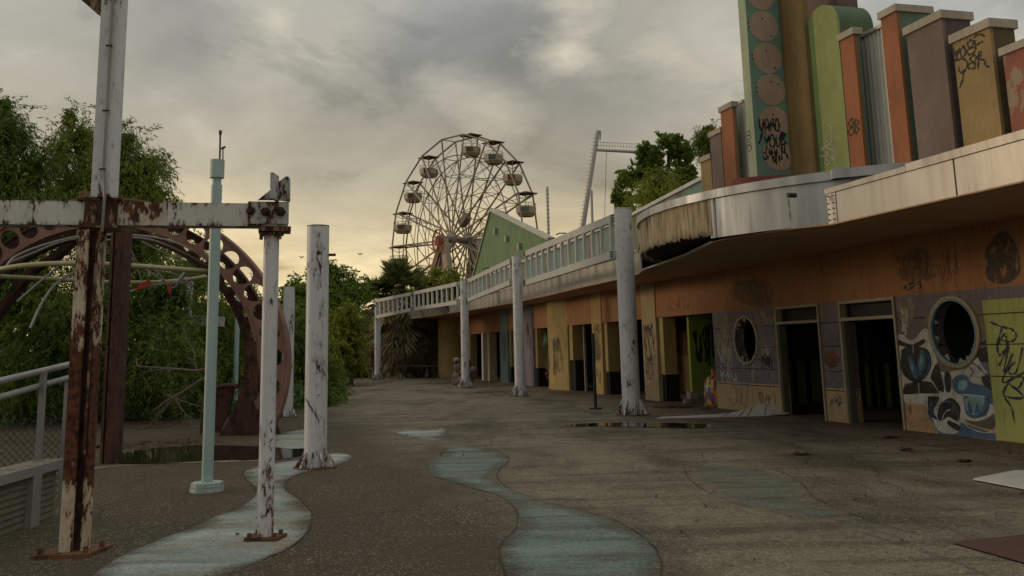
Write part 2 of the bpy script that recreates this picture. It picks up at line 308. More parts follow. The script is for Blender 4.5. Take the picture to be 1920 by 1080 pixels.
def dirt():
    t=NT('leaf_litter_ground'); n=t.noise(1.2,8,.7); c=t.ramp(n,[(.3,(.018,.016,.009)),(.5,(.045,.036,.02)),(.7,(.06,.055,.025))]); t.bump(t.noise(14,6,.7),.8,.05); return t.out(c,.95,0,.15)
m_dirt=dirt()
def water():
    t=NT('puddle_water'); t.bump(t.noise(2,2),.02,.01); return t.out((.015,.014,.011),.06,0,.6)
m_water=water()
def leafmat(name,a,b,c3):
    t=NT(name); rnd=t.geo.outputs['Random Per Island']; col=t.ramp(rnd,[(0,a),(.5,b),(1,c3)]); big=t.noise(.6,4); col=t.mix(t.ramp(big,[(.4,0),(.62,1)]),col,t.mix(1.,col,(.55,.62,.6),'MULTIPLY'))
    t.out(col,.6,0,.25)
    tr=t.n.new('ShaderNodeBsdfTranslucent'); t.l.new(col,tr.inputs['Color']); mx=t.n.new('ShaderNodeMixShader'); mx.inputs[0].default_value=.35
    o=t.n['Material Output']; t.l.new(t.bs.outputs[0],mx.inputs[1]); t.l.new(tr.outputs[0],mx.inputs[2]); t.l.new(mx.outputs[0],o.inputs['Surface']); return t.m
lf_willow=leafmat('willow_leaves',(0.1157, 0.1823, 0.0296),(0.1786, 0.2399, 0.0362),(0.3152, 0.3167, 0.0494))
lf_willow2=leafmat('dark_willow_leaves',(0.0684, 0.1345, 0.022),(0.1173, 0.1793, 0.0294),(0.1956, 0.2422, 0.0367))
lf_dark=leafmat('dark_leaves',(0.0388, 0.0872, 0.0271),(0.0678, 0.126, 0.0348),(0.1163, 0.1744, 0.0388))
lf_lime=leafmat('yellow_green_leaves',(0.1599, 0.212, 0.0291),(0.2487, 0.2798, 0.0355),(0.3553, 0.3561, 0.0485))
lf_broad=leafmat('broad_leaves',(0.0884, 0.1629, 0.0262),(0.1472, 0.2256, 0.0348),(0.2649, 0.3134, 0.0436))
lf_palm=leafmat('palm_fronds',(0.095, 0.133, 0.038),(0.1425, 0.171, 0.0475),(0.209, 0.209, 0.0665))
lf_dead=leafmat('dead_palm_fronds',(0.2261, 0.1615, 0.0969),(0.4199, 0.3068, 0.1776),(0.5, 0.4845, 0.2907))
m_bark=plain('bark',(.075,.055,.038),.95); m_deadw=plain('bleached_dead_wood',(.2,.17,.13),.9)
# ------------------------------------------------------------------ graffiti helpers
def smooth(pts,k=5):
    pts=[np.array(p,float) for p in pts]
    if len(pts)<3: return pts
    P=[2*pts[0]-pts[1]]+pts+[2*pts[-1]-pts[-2]]; out=[]
    for i in range(1,len(P)-2):
        for j in range(k):
            t=j/k; a,b,c,d=P[i-1],P[i],P[i+1],P[i+2]
            out.append(.5*((2*b)+(c-a)*t+(2*a-5*b+4*c-d)*t*t+(3*b-a-3*c+d)*t**3))
    out.append(pts[-1]); return out
def ribbon(mb,pts2,w,proj,sm=True):
    """pts2 in plane coords -> thin strip of paint"""
    p=smooth(pts2) if sm else [np.array(q,float) for q in pts2]
    n=len(p)
    if n<2: return
    Lf=[];Rt=[]
    for i in range(n):
        t=p[min(i+1,n-1)]-p[max(i-1,0)]; t=t/(np.linalg.norm(t)+1e-9); q=np.array([-t[1],t[0]]); ww=w*(.75+.35*math.sin(i*1.3+len(p)))
        Lf.append(p[i]+q*ww/2); Rt.append(p[i]-q*ww/2)
    vs=[proj(a) for a in Lf]+[proj(a) for a in Rt]
    mb.add(vs,[(i,i+1,n+i+1,n+i) for i in range(n-1)])
def px2f(off,x0=0,y0=0,sc=1.):
    """pixel polyline on a zoomed crop -> (s,z) list"""
    return lambda pts:[FS(x0+x/sc,y0+y/sc,off) for x,y in pts]
def squiggle(cx,cz,w,h,n=4,seed=0):
    r=random.Random(seed); out=[]
    for k in range(n):
        x0=cx-w/2+w*(k+.5)/n; q=[]
        for j in range(r.randint(4,7)): q.append((x0+r.uniform(-.5,.5)*w/n*1.3,cz+r.uniform(-.5,.5)*h))
        out.append(q)
    return out
# ================================================================== SETTING
def gpoly(pts,z): return [G(x,y,0)*np.array([1,1,0])+np.array([0,0,z]) for x,y in pts]
mb=MB(); mb.face([(-400,-60,-.03),(400,-60,-.03),(400,900,-.03),(-400,900,-.03)]); props(mb.build('ground',m_dirt),'dark earth ground reaching the horizon','ground',kind='structure')
pl=[tuple(G(x,y)[:2]) for x,y in [(-500,800),(-250,782),(0,772),(200,768),(380,760),(470,752),(545,738),(600,722),(640,709),(700,706),(850,703)]]
mb=MB(); mb.face([(-40,-8,0)]+[(x,y,0) for x,y in pl]+[tuple(L(60,0,0)),tuple(L(60,-14,0)),tuple(L(-20,-14,0)),(12,-8,0)])
props(mb.build('plaza_paving',m_plaza),'brown exposed aggregate plaza paving','paving',kind='structure')
# walk along the building (continues as the floor inside)
wk=[SN(x,y) for x,y in [(1920,862),(1760,838),(1600,815),(1450,797),(1300,786),(1180,772),(1050,750),(940,735),(850,722)]]
mb=MB(); ed=[L(-10,1.7,.004)]+[L(s,n,.004) for s,n in wk]+[L(47,1.2,.004),L(47,-6,.004),L(-10,-6,.004)]; mb.face(ed)
props(mb.build('sidewalk',m_walk),'pale concrete walk along the arcade front','walkway',kind='structure')
def rough_edge(pts,k=6):
    P=[np.array(p,float) for p in pts]; P=P+[P[0]]; return smooth(P,k)[:-1]
def gridshape(name,pts,mat,z,label,cat,cell=.07):
    P=np.array([G(float(p[0]),float(p[1]))[:2] for p in rough_edge(pts)]); far=P[:,1].mean()
    if far>18: cell=.14
    x0,y0=P.min(0)-cell;x1,y1=P.max(0)+cell; nx=int((x1-x0)/cell)+2; ny=int((y1-y0)/cell)+2
    X,Y=np.meshgrid(x0+np.arange(nx)*cell,y0+np.arange(ny)*cell,indexing='ij'); Q=np.stack([X.ravel(),Y.ravel()],1)
    d2=np.full(len(Q),1e9); ins=np.zeros(len(Q),bool)
    for a,b in zip(P,np.roll(P,-1,0)):
        e=b-a; w_=Q-a; t=np.clip((w_@e)/(e@e+1e-12),0,1); dv=w_-t[:,None]*e; d2=np.minimum(d2,(dv**2).sum(1))
        c=((a[1]>Q[:,1])!=(b[1]>Q[:,1])); xi=(b[0]-a[0])*(Q[:,1]-a[1])/((b[1]-a[1])+1e-12)+a[0]; ins^=(c&(Q[:,0]<xi))
    sd_=np.sqrt(d2)*np.where(ins,1,-1); sg=sd_.reshape(nx,ny); idx=np.arange(nx*ny).reshape(nx,ny)
    k=(np.maximum.reduce([sg[:-1,:-1],sg[1:,:-1],sg[1:,1:],sg[:-1,1:]])>-.01); fs=np.stack([idx[:-1,:-1][k],idx[1:,:-1][k],idx[1:,1:][k],idx[:-1,1:][k]],1)
    me=bpy.data.meshes.new(name); me.from_pydata([(float(a),float(b),z) for a,b in Q],[],[tuple(int(v) for v in f) for f in fs]); at=me.attributes.new('edge','FLOAT','POINT'); at.data.foreach_set('value',sd_.astype(np.float32)); me.materials.append(mat); me.update()
    o=bpy.data.objects.new(name,me); COL.objects.link(o); ORG[o.name]=np.zeros(3); return props(o,label,cat,kind='structure')
def gshape(name,pts,mat,z,label,cat='painted marking'):
    if name=='painted_path': return gridshape(name,pts,mat,z,label,cat)
    pp=rough_edge(pts); mb=MB(); mb.face([tuple(G(float(p[0]),float(p[1]))[:2])+(z,) for p in pp]); return props(mb.build(name,mat),label,cat,kind='structure')
A=[(172,1080),(215,1050),(280,1020),(335,997),(400,970),(450,950),(476,932),(478,915),(462,900),(457,886),(480,874),(520,868),(560,862),(600,853),(640,850),(660,858),(635,872),(600,880),(560,890),(537,903),(537,920),(565,940),(585,965),(575,1000),(540,1030),(500,1047),(430,1080),(330,1120),(60,1130)]
gshape('painted_path',A,m_tealpale,.006,'pale worn teal painted path curling around the slim white pole')
B=[(794,875),(798,866),(826,856),(835,844),(867,838),(920,843),(949,855),(953,866),(936,882),(933,896),(950,913),(983,929),(1046,948),(1109,963),(1156,978),(1197,1001),(1229,1030),(1241,1060),(1235,1095),(1150,1130),(1000,1120),(952,1085),(939,1050),(940,1020),(967,992),(970,963),(955,943),(930,928),(890,917),(848,905),(813,893)]
gshape('painted_path',B,m_teal,.006,'teal painted swirl in the middle foreground of the plaza')
# thin dark joint lines around the swirl
mb=MB()
for sh in (A[2:8]+A[8:12],A[16:26],B[2:9]+B[9:14],B[13:19],B[21:31]):
    q=smooth(sh,5); q=[G(float(p[0]),float(p[1]))[:2] for p in q]; ribbon(mb,q,.012,lambda a:(a[0],a[1],.0095),False)
for sh in ([(1283,872),(1290,895),(1330,925),(1400,950),(1500,972),(1600,995),(1700,1025),(1790,1055),(1860,1085)],[(1380,868),(1450,880),(1500,905),(1530,935),(1600,965),(1690,995),(1785,1018)],[(700,770),(820,775),(900,782)],[(990,740),(1100,757),(1150,768)]):
    q=smooth(sh,5); q=[G(float(p[0]),float(p[1]))[:2] for p in q]; ribbon(mb,q,.010,lambda a:(a[0],a[1],.0105),False)
m_jt=plain('dark_joint',(.03,.024,.018),.9); props(mb.build('paving_joint',m_jt),'thin dark joint lines in the paving','paving joint',kind='structure')
gshape('painted_path',[(742,812),(762,806),(800,807),(832,803),(834,814),(826,827),(795,826),(768,823)],m_tealpale,.006,'small pale blue patch on the paving beyond the teal swirl')
gshape('painted_path',[(1284,874),(1340,868),(1420,878),(1474,888),(1512,914),(1540,940),(1600,966),(1671,992),(1778,1020),(1860,1050),(1920,1075),(1850,1080),(1784,1052),(1687,1022),(1590,993),(1461,965),(1364,942),(1300,908)],m_tealfaint,.006,'faded teal painted stream on the right of the plaza')
gshape('painted_path',[(1240,797),(1300,792),(1400,806),(1455,815),(1430,826),(1340,822),(1260,810)],m_tealfaint,.006,'faint teal patch beside the long puddle')
gshape('painted_path',[(1540,842),(1620,846),(1720,862),(1840,880),(1900,892),(1800,896),(1680,882),(1580,866)],m_tealfaint,.006,'faint green stain of paint before the mural wall')
gshape('painted_path',[(500,822),(530,812),(600,806),(598,850),(560,852),(520,848)],m_tealpale,.006,'pale teal paint between the two thick cut-off columns')
gshape('puddle',[(205,866),(230,850),(300,840),(400,836),(490,838),(550,842),(592,840),(575,852),(520,862),(420,864),(330,868),(250,872)],m_water,.008,'dark puddle in front of the rusty arch','puddle')
gshape('puddle',[(1055,797),(1120,794),(1220,793),(1320,796),(1340,801),(1280,804),(1160,800),(1080,800)],m_water,.010,'long thin puddle by the nearest white column','puddle')
0 and gshape('puddle',[(790,778),(850,775),(905,777),(860,781),(810,781)],m_water,.008,'small bright puddle far out on the plaza','puddle')
gshape('hatch_cover',[(1785,1020),(1850,1013),(1990,1004),(1990,1075),(1920,1058)],plain('red_brown_hatch',(.075,.03,.02),.6),.012,'red brown steel hatch at the right corner of the plaza','hatch')
mb=MB(); q=smooth([(-60,905),(60,893),(180,878),(300,869),(400,866),(480,864),(545,856)],6)
q=[G(float(p[0]),float(p[1]))[:2] for p in q]; ribbon(mb,q,.28,lambda a:(a[0],a[1],.0065),False); props(mb.build('kerb_strip',m_walk),'pale flush kerb strip beside the dark puddle','kerb',kind='structure')
# ================================================================== BUILDING
bld=thing('arcade_building','abandoned arcade building with orange wall, aluminium canopy and pastel art deco pylons on its roof','building',L(20,0,0))
def part(mb,name,mat,parent=bld,label=None):
    o=mb.build(name,mat,parent)
    if label:o['label']=label
    return o
def fb(*a): return MB().fbox(*a)
# upper orange wall above openings
part(fb(-10,41.,-.3,0,2.36,3.4),'lintel_wall',m_beamor)
part(fb(41.,46,-.3,0,2.36,3.4),'lintel_wall',m_beamor)
def wall_hole(s0,s1,z0,z1,cs,cz,r,n0,n1,NS_=48):
    mb=MB(); angs=sorted(set([2*PI*i/NS_ for i in range(NS_)]+[math.atan2(z-cz,s-cs)%(2*PI) for s in(s0,s1) for z in(z0,z1)]))
    def edge(a):
        c,s_=math.cos(a),math.sin(a); k=min([(s1-cs)/c if c>1e-9 else 1e9,(s0-cs)/c if c<-1e-9 else 1e9,(z1-cz)/s_ if s_>1e-9 else 1e9,(z0-cz)/s_ if s_<-1e-9 else 1e9]); return cs+c*k,cz+s_*k
    n=len(angs); I=[(cs+r*math.cos(a),cz+r*math.sin(a)) for a in angs]; E_=[edge(a) for a in angs]
    V=[L(s,n1,z) for s,z in I]+[L(s,n1,z) for s,z in E_]+[L(s,n0,z) for s,z in I]+[L(s,n0,z) for s,z in E_]
    fs=[]
    for i in range(n):
        j=(i+1)%n; fs+= [(i,n+i,n+j,j),(2*n+j,3*n+j,3*n+i,2*n+i),(j,2*n+j,2*n+i,i),(n+i,3*n+i,3*n+j,n+j)]
    return mb.add(V,fs)
def ringframe(cs,cz,r0_,r1,n0,n1,NS_=48):
    mb=MB(); V=[];fs=[]
    for i in range(NS_):
        a=2*PI*i/NS_
        for r,n in((r0_,n0),(r0_,n1),(r1,n1),(r1,n0)): V.append(L(cs+r*math.cos(a),n,cz+r*math.sin(a)))
    for i in range(NS_):
        j=(i+1)%NS_
        for k in range(4): fs.append((i*4+k,i*4+(k+1)%4,j*4+(k+1)%4,j*4+k))
    return mb.add(V,fs,True)
wA=part(wall_hole(6.9,9.95,0,2.36,8.3,1.65,.55,-.25,0),'wall_panel',m_wallA,label='purple and peach wall panel with a round window')
part(ringframe(8.3,1.65,.52,.575,-.03,.03),'window_frame',m_frame,wA)
wB=part(wall_hole(-3.2,2.68,0,2.36,1.24,1.69,.57,-.25,0),'wall_panel',m_wallB,label='mural wall panel with a round window')
part(ringframe(1.24,1.69,.535,.60,-.03,.035),'window_frame',m_frame,wB); part(ringframe(1.24,1.69,.515,.534,-.02,.045),'window_ring',g_lblue,wB)
part(fb(4.46,5.13,-.35,0,0,2.36),'pillar',m_wallA,label='purple and peach pillar between the two doors')
part(fb(-10,-3.2,-.25,0,0,2.36),'wall_panel',m_wallB)
lp=part(fb(-1.6,.5,.004,.03,.02,2.17),'plywood_panel',m_lime,label='lime plywood panel with a dark blue tag')
# doors
for (a,b) in ((5.15,6.88),(2.7,4.44)):
    f=MB(); f.fbox(a,a+.05,-.12,.03,0,2.36).fbox(b-.06,b,-.12,.03,0,2.36).fbox(a+.05,b-.06,-.3,.03,2.30,2.357).fbox(a+.05,b-.06,-.28,.03,1.97,2.03); d=part(f,'door_frame',m_frame)
    part(fb(a+.06,b-.07,-.16,-.15,2.04,2.29),'transom_pane',plain('dirty_dark_glass',(.006,.006,.007),.65),d)
    part(fb(b-.11,b-.065,-.14,-.01,0,1.96),'jamb',paint('grey_jamb',(.1,.1,.09),dirt=.5),d)
# pillars of the open arcade
def pil(s0,s1,mat,jamb=True,z1=3.39,n1=.03,label=None,n0=-.35):
    p=part(fb(s0,s1,n0,n1,0,z1),'pillar',mat,label=label)
    if jamb:
        part(fb(s0-.3,s0-.004,-.45,-.06,.75,2.355),'reveal',m_yel,p); part(fb(s0-.26,s0-.004,-.5,-.1,0,.748),'plinth',m_black,p)
    return p
P1=pil(13.5,14.53,m_tan,label='tan pillar with peeling white paint, nearest of the open bays')
P2=pil(18.05,19.0,m_yel,label='yellow pillar with scribbles')
P3=part(MB().prism([L(24.3,-.4,0),L(21.8,-.4,0)]+[L(21.8+.0+2.5*(i/8.),.0+.28*math.sin(PI*i/8.),0) for i in range(9)],(0,0,3.39)),'pillar',m_yel,label='broad rounded yellow pillar')
part(fb(21.3,21.79,-.5,-.1,0,1.1),'plinth',m_black,P3); part(fb(21.4,21.79,-.45,-.06,1.1,2.355),'reveal',m_yel,P3)
P4=pil(26.35,27.8,m_lav,label='lavender pillar')
P5=pil(30.6,31.9,m_teal2,label='pale teal pillar')
pil(34.2,34.6,m_tan,False,2.355); pil(35.6,35.9,m_stwhite,False,2.355); pil(38.6,39.3,m_yel,False,2.355)
cp=MB(); cc=L(43.1,-.2,0); cp.cyl(cc,cc+np.array([0,0,3.38]),1.15,32); P6=part(cp,'round_column',m_yel,label='round yellow column at the far end')
# interior
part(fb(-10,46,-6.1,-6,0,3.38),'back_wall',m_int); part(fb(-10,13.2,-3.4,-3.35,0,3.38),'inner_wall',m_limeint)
for s in (6.6,7.0,7.35,7.8,8.15,8.6,9.1,9.5,9.9): part(fb(s,s+.09,-3.3,-3.2,0,3.3),'wall_stud',m_black)
part(fb(10.25,10.4,-3.3,-.3,0,3.38),'partition',m_limeint)
for n_ in (-.6,-1.0,-1.5,-1.9,-2.4,-2.8): part(fb(10.14,10.245,n_,n_+.08,0,3.3),'wall_stud',m_black)
part(fb(6.6,10.1,-3.18,-3.12,1.05,1.13),'wall_rail',m_black); part(fb(7.4,8.1,-3.17,-3.13,1.14,2.2),'hanging_board',m_black); part(fb(10.06,10.13,-1.9,-1.0,1.1,2.0),'hanging_board',m_black); part(fb(12.0,12.12,-1.25,-.3,0,3.38),'partition',wallpaint('lime_partition',[(9,(.22,.3,.04))],.1,(.05,.06,.02)))
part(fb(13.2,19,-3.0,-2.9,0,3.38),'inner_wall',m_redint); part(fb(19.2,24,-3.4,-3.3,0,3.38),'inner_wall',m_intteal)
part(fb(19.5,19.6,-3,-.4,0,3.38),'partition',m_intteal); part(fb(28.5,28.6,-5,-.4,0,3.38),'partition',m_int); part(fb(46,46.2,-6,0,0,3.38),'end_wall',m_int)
for s in (20.6,29.8,33,36.6): part(fb(s,s+.08,-.3,-.22,0,2.355),'door_post',m_grey_pipe)
# ---- canopy
drum_c=(4.3,-1.85); RD=5.62
def dp(a,r=RD): return drum_c[0]+r*math.cos(a),drum_c[1]+r*math.sin(a)
arc=[dp(math.radians(d)) for d in range(16,146,3)]   # small angle = far end, 145 = near end
near_alum=[p for p in arc if p[0]<3.15]; wood=[p for p in arc if p[0]>=3.0]
soff=[(-10,2.5),(.7,2.5)]+sorted(near_alum+[(3.3,3.62)],key=lambda p:p[0])[:0]
soffit_line=[(-10,2.5),(-2.5,2.5),(.72,2.52),(1.2,2.85),(1.9,3.1),(2.6,3.3),(3.25,3.3),(4.3,3.05),(5.64,2.73),(7.45,2.43),(9.32,2.15),(10.4,1.75),(12.7,1.6),(15.6,1.53),(19.5,1.3),(24.2,1.18),(28,1.3),(32,1.5),(35.5,1.8),(40,2.3),(44,2.7),(48.5,2.9),(49.5,1.5),(49.5,-6)]
mb=MB(); mb.prism([L(s,n,3.38) for s,n in soffit_line]+[L(-10,-6,3.38)],(0,0,.02)); part(mb,'soffit',m_soffit)
# roof deck above
top_line=[(-10,2.3),(.6,2.3)]+[dp(math.radians(d),5.4) for d in range(125,21,-6)]+[(10.6,1.4),(15.6,1.3),(19.5,1.1),(24.2,.95),(28,1.1),(32,1.3),(35.5,1.6),(40,2.1),(44,2.5),(48.2,2.6),(49.2,1.3),(49.2,-6)]
mb=MB(); mb.prism([L(s,n,3.82) for s,n in top_line]+[L(-10,-6,3.82)],(0,0,.06)); part(mb,'roof_deck',m_cap)
# black slab under the drum, its colour standing for the shade of the void
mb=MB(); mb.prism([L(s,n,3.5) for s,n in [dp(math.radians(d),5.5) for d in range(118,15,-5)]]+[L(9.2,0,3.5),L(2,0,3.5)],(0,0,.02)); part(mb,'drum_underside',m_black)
def fascia(line,z0,z1,name,mat,th=.03,label=None,gap=None,slope=0):
    """vertical strip along (s,n) line, one mesh"""
    mb=MB()
    for (a,b) in zip(line[:-1],line[1:]):
        A_=L(a[0],a[1],z0);B_=L(b[0],b[1],z0); d=B_-A_; nn=np.array([-d[1],d[0],0]); nn/=np.linalg.norm(nn)
        if nn@N<0: nn=-nn
        A2=A_+np.array([0,0,z1-z0])+nn*slope;B2=B_+np.array([0,0,z1-z0])+nn*slope
        mb.add([A_,B_,B2,A2,A_-nn*th,B_-nn*th,B2-nn*th,A2-nn*th],[(0,1,2,3),(5,4,7,6),(3,2,6,7),(1,0,4,5),(0,3,7,4),(2,1,5,6)],False)
    return part(mb,name,mat,label=label)
# straight right fascia: three panels + joints + cap
for a,b in ((-10,-5.3),(-5.27,-2.12),(-2.09,.52)): fascia([(a,2.5),(b,2.5)],3.4,3.875,'fascia_panel',m_alum,label='long brushed aluminium fascia panel')
fascia([(.545,2.5),(.76,2.51)],3.4,3.90,'fascia_end_panel',m_alum); fascia([(-10,2.53),(-1.2,2.53)],3.88,3.99,'cap_flashing',m_cap,.12); fascia([(-1.19,2.53),(.78,2.53)],3.88,3.96,'cap_flashing',m_cap,.12)
mb=MB()
for z in (3.46,3.55,3.63,3.72,3.84):
    for s in (.6,.72): c=L(s,2.515,z); mb.cyl(c,c+N*.012,.012,8)
part(mb,'screws',m_dark)
# drum fascia
al=sorted([p for p in arc if p[0]<2.95]); seg=[al[:len(al)//2+1],al[len(al)//2:]]
fascia([(-.6,1.1),(.1,1.75)]+al[3:],3.4,4.09,'drum_panel',m_alumblue,label='curved grey blue aluminium panel of the drum canopy')
c_=dp(math.radians(119)); c=L(c_[0],c_[1]+.01,3.83); mb=MB(); mb.cyl(c,c+N*.05,.04,12); 
hs=FS(1491,366,2.95); c=L(hs[0],3.04,hs[1]); mb=MB(); mb.cyl(c-N*.1,c+N*.045,.04,14); part(mb,'drain_pipe',m_dark)
stp=MB(); ribbon(stp,[(hs[0],hs[1]-.04),(hs[0]-.01,hs[1]-.25),(hs[0]-.02,hs[1]-.42)],.05,lambda a:L(a[0],3.075+.0*a[0],a[1])); part(stp,'rust_stain',plain('olive_stain',(.12,.11,.06)))
wd=sorted([p for p in arc if p[0]>=2.85]); wd=sorted(wd,key=lambda p:math.atan2(p[1]-drum_c[1],p[0]-drum_c[0]),reverse=True)
mb=MB()
rr=random.Random(3)
# planks with ragged lower ends
fine=[dp(math.radians(106.5-i*.75)) for i in range(118)]
for a,b in zip(fine[:-1],fine[1:]):
    zb=3.44+.05*rr.random()**2+ (.03 if rr.random()<.1 else 0)
    mb.add([L(a[0],a[1],zb),L(b[0],b[1],zb+rr.uniform(-.02,.03)),L(b[0],b[1],4.09),L(a[0],a[1],4.09)],[(0,1,2,3)])
    a2,b2=L(a[0],a[1],zb)-N*.03,L(b[0],b[1],zb)-N*.03; mb.add([a2,b2,b2+np.array([0,0,4.09-zb]),a2+np.array([0,0,4.09-zb])],[(3,2,1,0)])
part(mb,'bare_plywood',m_wood,label='rotten bare plywood curve where the metal skin is gone')
capl=[(-.9,.8),(-.5,1.35),(0,1.9),(.55,2.5)]+sorted(al[4:])+wd[1:]
cl=[]; 
for i,(s,n) in enumerate(capl):
    v=np.array([s-drum_c[0],n-drum_c[1]]); v/=np.linalg.norm(v); cl.append((s+v[0]*.05,n+v[1]*.05))
fascia(cl,4.09,4.235,'cap_flashing',m_alumblue,.2,label='curved grey flashing around the top of the drum')
mb=MB(); v0=dp(math.radians(107.3)); 
mb.bar(L(v0[0],v0[1]+.01,3.4),L(v0[0],v0[1]+.01,4.09),.03,.03); part(mb,'edge_trim',m_stwhite)
# edge strip of the soffit below the rotten part
fascia([(3.25,3.31),(4.3,3.06),(5.64,2.74),(7.45,2.44),(9.32,2.16)],3.375,3.415,'soffit_edge',m_stwhite,.05)
# peeled end strip hanging at the drum end
mb=MB()
for k in range(5):
    q=[(9.0+.25*math.sin(k+j*.9)+.05*j, 3.36-.012*k+.015*math.sin(j*2+k)) for j in range(6)]; ribbon(mb,q,.018,lambda a,k=k:L(a[0],2.2+.05*k,a[1]))
part(mb,'torn_trim',m_stwhite)
# fascia along the arcade
fl=soffit_line[10:-3]
fine_l=[]
for a,b in zip(fl[:-1],fl[1:]): fine_l.append((a,b))
for i,(a,b) in enumerate(fine_l):
    d=np.array(b)-np.array(a); e=d*.004; fascia([tuple(np.array(a)+e),tuple(np.array(b)-e)],3.4,3.95,'fascia_panel',m_alum if i<8 else m_cap,slope=.0 if i<8 else .25)
fascia([(s,n+.03) for s,n in fl[:9]],3.95,4.03,'cap_flashing',m_cap,.15)
a,b=(44.8,3.05),(46.6,3.2); fascia([a,b],3.3,4.0,'loose_panel',alum('shiny_loose_panel',(.5,.48,.42),.15),label='bright loose panel reflecting the sky')
# upper storey parapet with coloured stripes
tp=[(9.0,5.84),(10.3,5.78),(15.3,5.5),(24,5.29),(40.5,5.1)]
mb=MB(); mb.prism([L(s,0,z) for s,z in tp]+[L(40.5,0,3.88),L(9,0,3.88)],-N*.3); part(mb,'parapet_wall',m_strip)
for (a,az_),(b,bz_) in zip(tp[:-1],tp[1:]): mb=MB(); mb.bar(L(a+.003,-.13,az_+.055),L(b-.003,-.13,bz_+.055),.4,.1); part(mb,'parapet_cap',m_stwhite)
# gable
gx=[FS(920,395,-3),FS(1030,450,-3),(FS(1030,450,-3)[0],4),(FS(885,530,-3)[0],4),FS(885,530,-3)]
mb=MB(); mb.prism([L(s,-3,z) for s,z in gx],-N*.3); gb=part(mb,'gable_wall',m_green,label='green slanting gable behind the roof edge')
a,b=gx[0],gx[1]; mb=MB(); mb.bar(L(a[0],-3.1,a[1]+.06),L(b[0],-3.1,b[1]+.06),.4,.14); part(mb,'gable_trim',m_cap,gb)
mb=MB(); a,b=gx[0],gx[4]; mb.bar(L(a[0],-2.95,a[1]),L(b[0],-2.95,b[1]),.1,.1); part(mb,'gable_edge',m_cap,gb)
for x,y in ((929,434),(950,448),(974,462)):
    s,z=FS(x,y,-2.9); part(fb(s-.12,s+.12,-2.98,-2.8,z-.17,z+.17),'wall_lamp',m_cap,gb)
# ---- pylons on the roof
def pylon(s0,s1,n1,n0,z1,mf,me,cap=.12,label=None,z0=3.88,endlabel=None):
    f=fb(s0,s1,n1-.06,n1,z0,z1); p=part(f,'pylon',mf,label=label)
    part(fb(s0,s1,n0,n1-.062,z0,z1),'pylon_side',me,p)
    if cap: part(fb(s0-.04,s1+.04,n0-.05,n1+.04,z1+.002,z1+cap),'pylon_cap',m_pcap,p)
    return p
def sx(x,y,off=.5): return FS(x,y,off)[0]
pylon(-3.0,FS(1881,110,.5)[0],.5,-.1,FS(1883,104,.5)[1],m_bred,m_bdgreen,label='faded red pylon at the right end')
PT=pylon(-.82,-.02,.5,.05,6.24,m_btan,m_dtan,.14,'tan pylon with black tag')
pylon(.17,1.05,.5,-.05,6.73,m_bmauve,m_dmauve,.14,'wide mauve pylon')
pylon(1.25,1.68,.5,-.2,7.24,m_bor,m_dteal,.13,'tall orange pylon with teal side')
PO=pylon(2.5,2.93,.5,.37,7.24,m_bor,m_dteal,.13,'slim orange pylon with green 88 tag')
def corrugated(s0,s1,n,z1,k):
    mb=MB(); m=int(k*(s1-s0)); pts=[]
    for i in range(m*4+1):
        s=s0+(s1-s0)*i/(m*4); ph=i%4; pts.append((s,n+(.04 if ph in(1,2) else 0)))
    mb.prism([L(a,b,3.88) for a,b in pts]+[L(s1,n-.1,3.88),L(s0,n-.1,3.88)],(0,0,z1-3.88)); p=part(mb,'corrugated_wall',m_corr); part(fb(s0,s1,n-.15,n+.07,z1+.002,z1+.07),'corrugated_cap',m_cap,p)
corrugated(2.0,2.99,.1,7.27,9); corrugated(FS(1398,215,.1)[0],FS(1376,215,.1)[0],.1,FS(1390,195,.1)[1],9)
# fin with discs: n from .7 to 1.5, thin in s
fin=part(fb(4.62,4.92,.72,1.5,4.1,11.5),'fin_sign',m_bmint,label='tall fin sign, mint front edge')
tf=part(fb(4.605,4.618,.72,1.5,4.1,11.5),'fin_side',m_bteal,fin,label='teal side with a column of salmon discs')
for x,y in ((1426,-10),(1432,49),(1439,109),(1446,168),(1452,229),(1459,290)):
    n,z=NS(x,y,4.6); mb=MB(); mb.cyl(L(4.604,n,z),L(4.598,n,z),.335,40); dk=part(mb,'disc',m_disc,fin)
    h=MB()
    for dn,dz in ((-.02,.16),(-.36,.05),(-.36,-.04),(.16,-.2)) if (int(y)%2) else ((.0,.17),(.17,.12),(-.35,.03),(-.35,-.06)):
        c=L(4.597,n-dn*.95,z+dz); h.cyl(c,c-U*.006,.017,10)
    part(h,'bulb_hole',g_black,fin)
n,z=NS(1484,262,4.6)
# tan slab, purple slab behind the fin
s0_,_=FS(1494,0,.7); s1_=4.6
mb=MB(); 
mb.prism([L(s,nn,3.88) for s,nn in ((4.604,.45),(4.604,.73),(4.45,.75),(4.25,.72),(s0_+.05,.62),(s0_-.0,.58),(s0_-.0,.45))],(0,0,7)); part(mb,'pylon',block('ochre_pylon_paint',(.22,.155,.06)),label='tall ochre pylon beside the fin sign')
part(fb(FS(1569,0,-.31)[0],5.2,-.8,-.31,3.88,11.2),'pylon',m_bpurple,label='tallest purple brown pylon rising out of view')
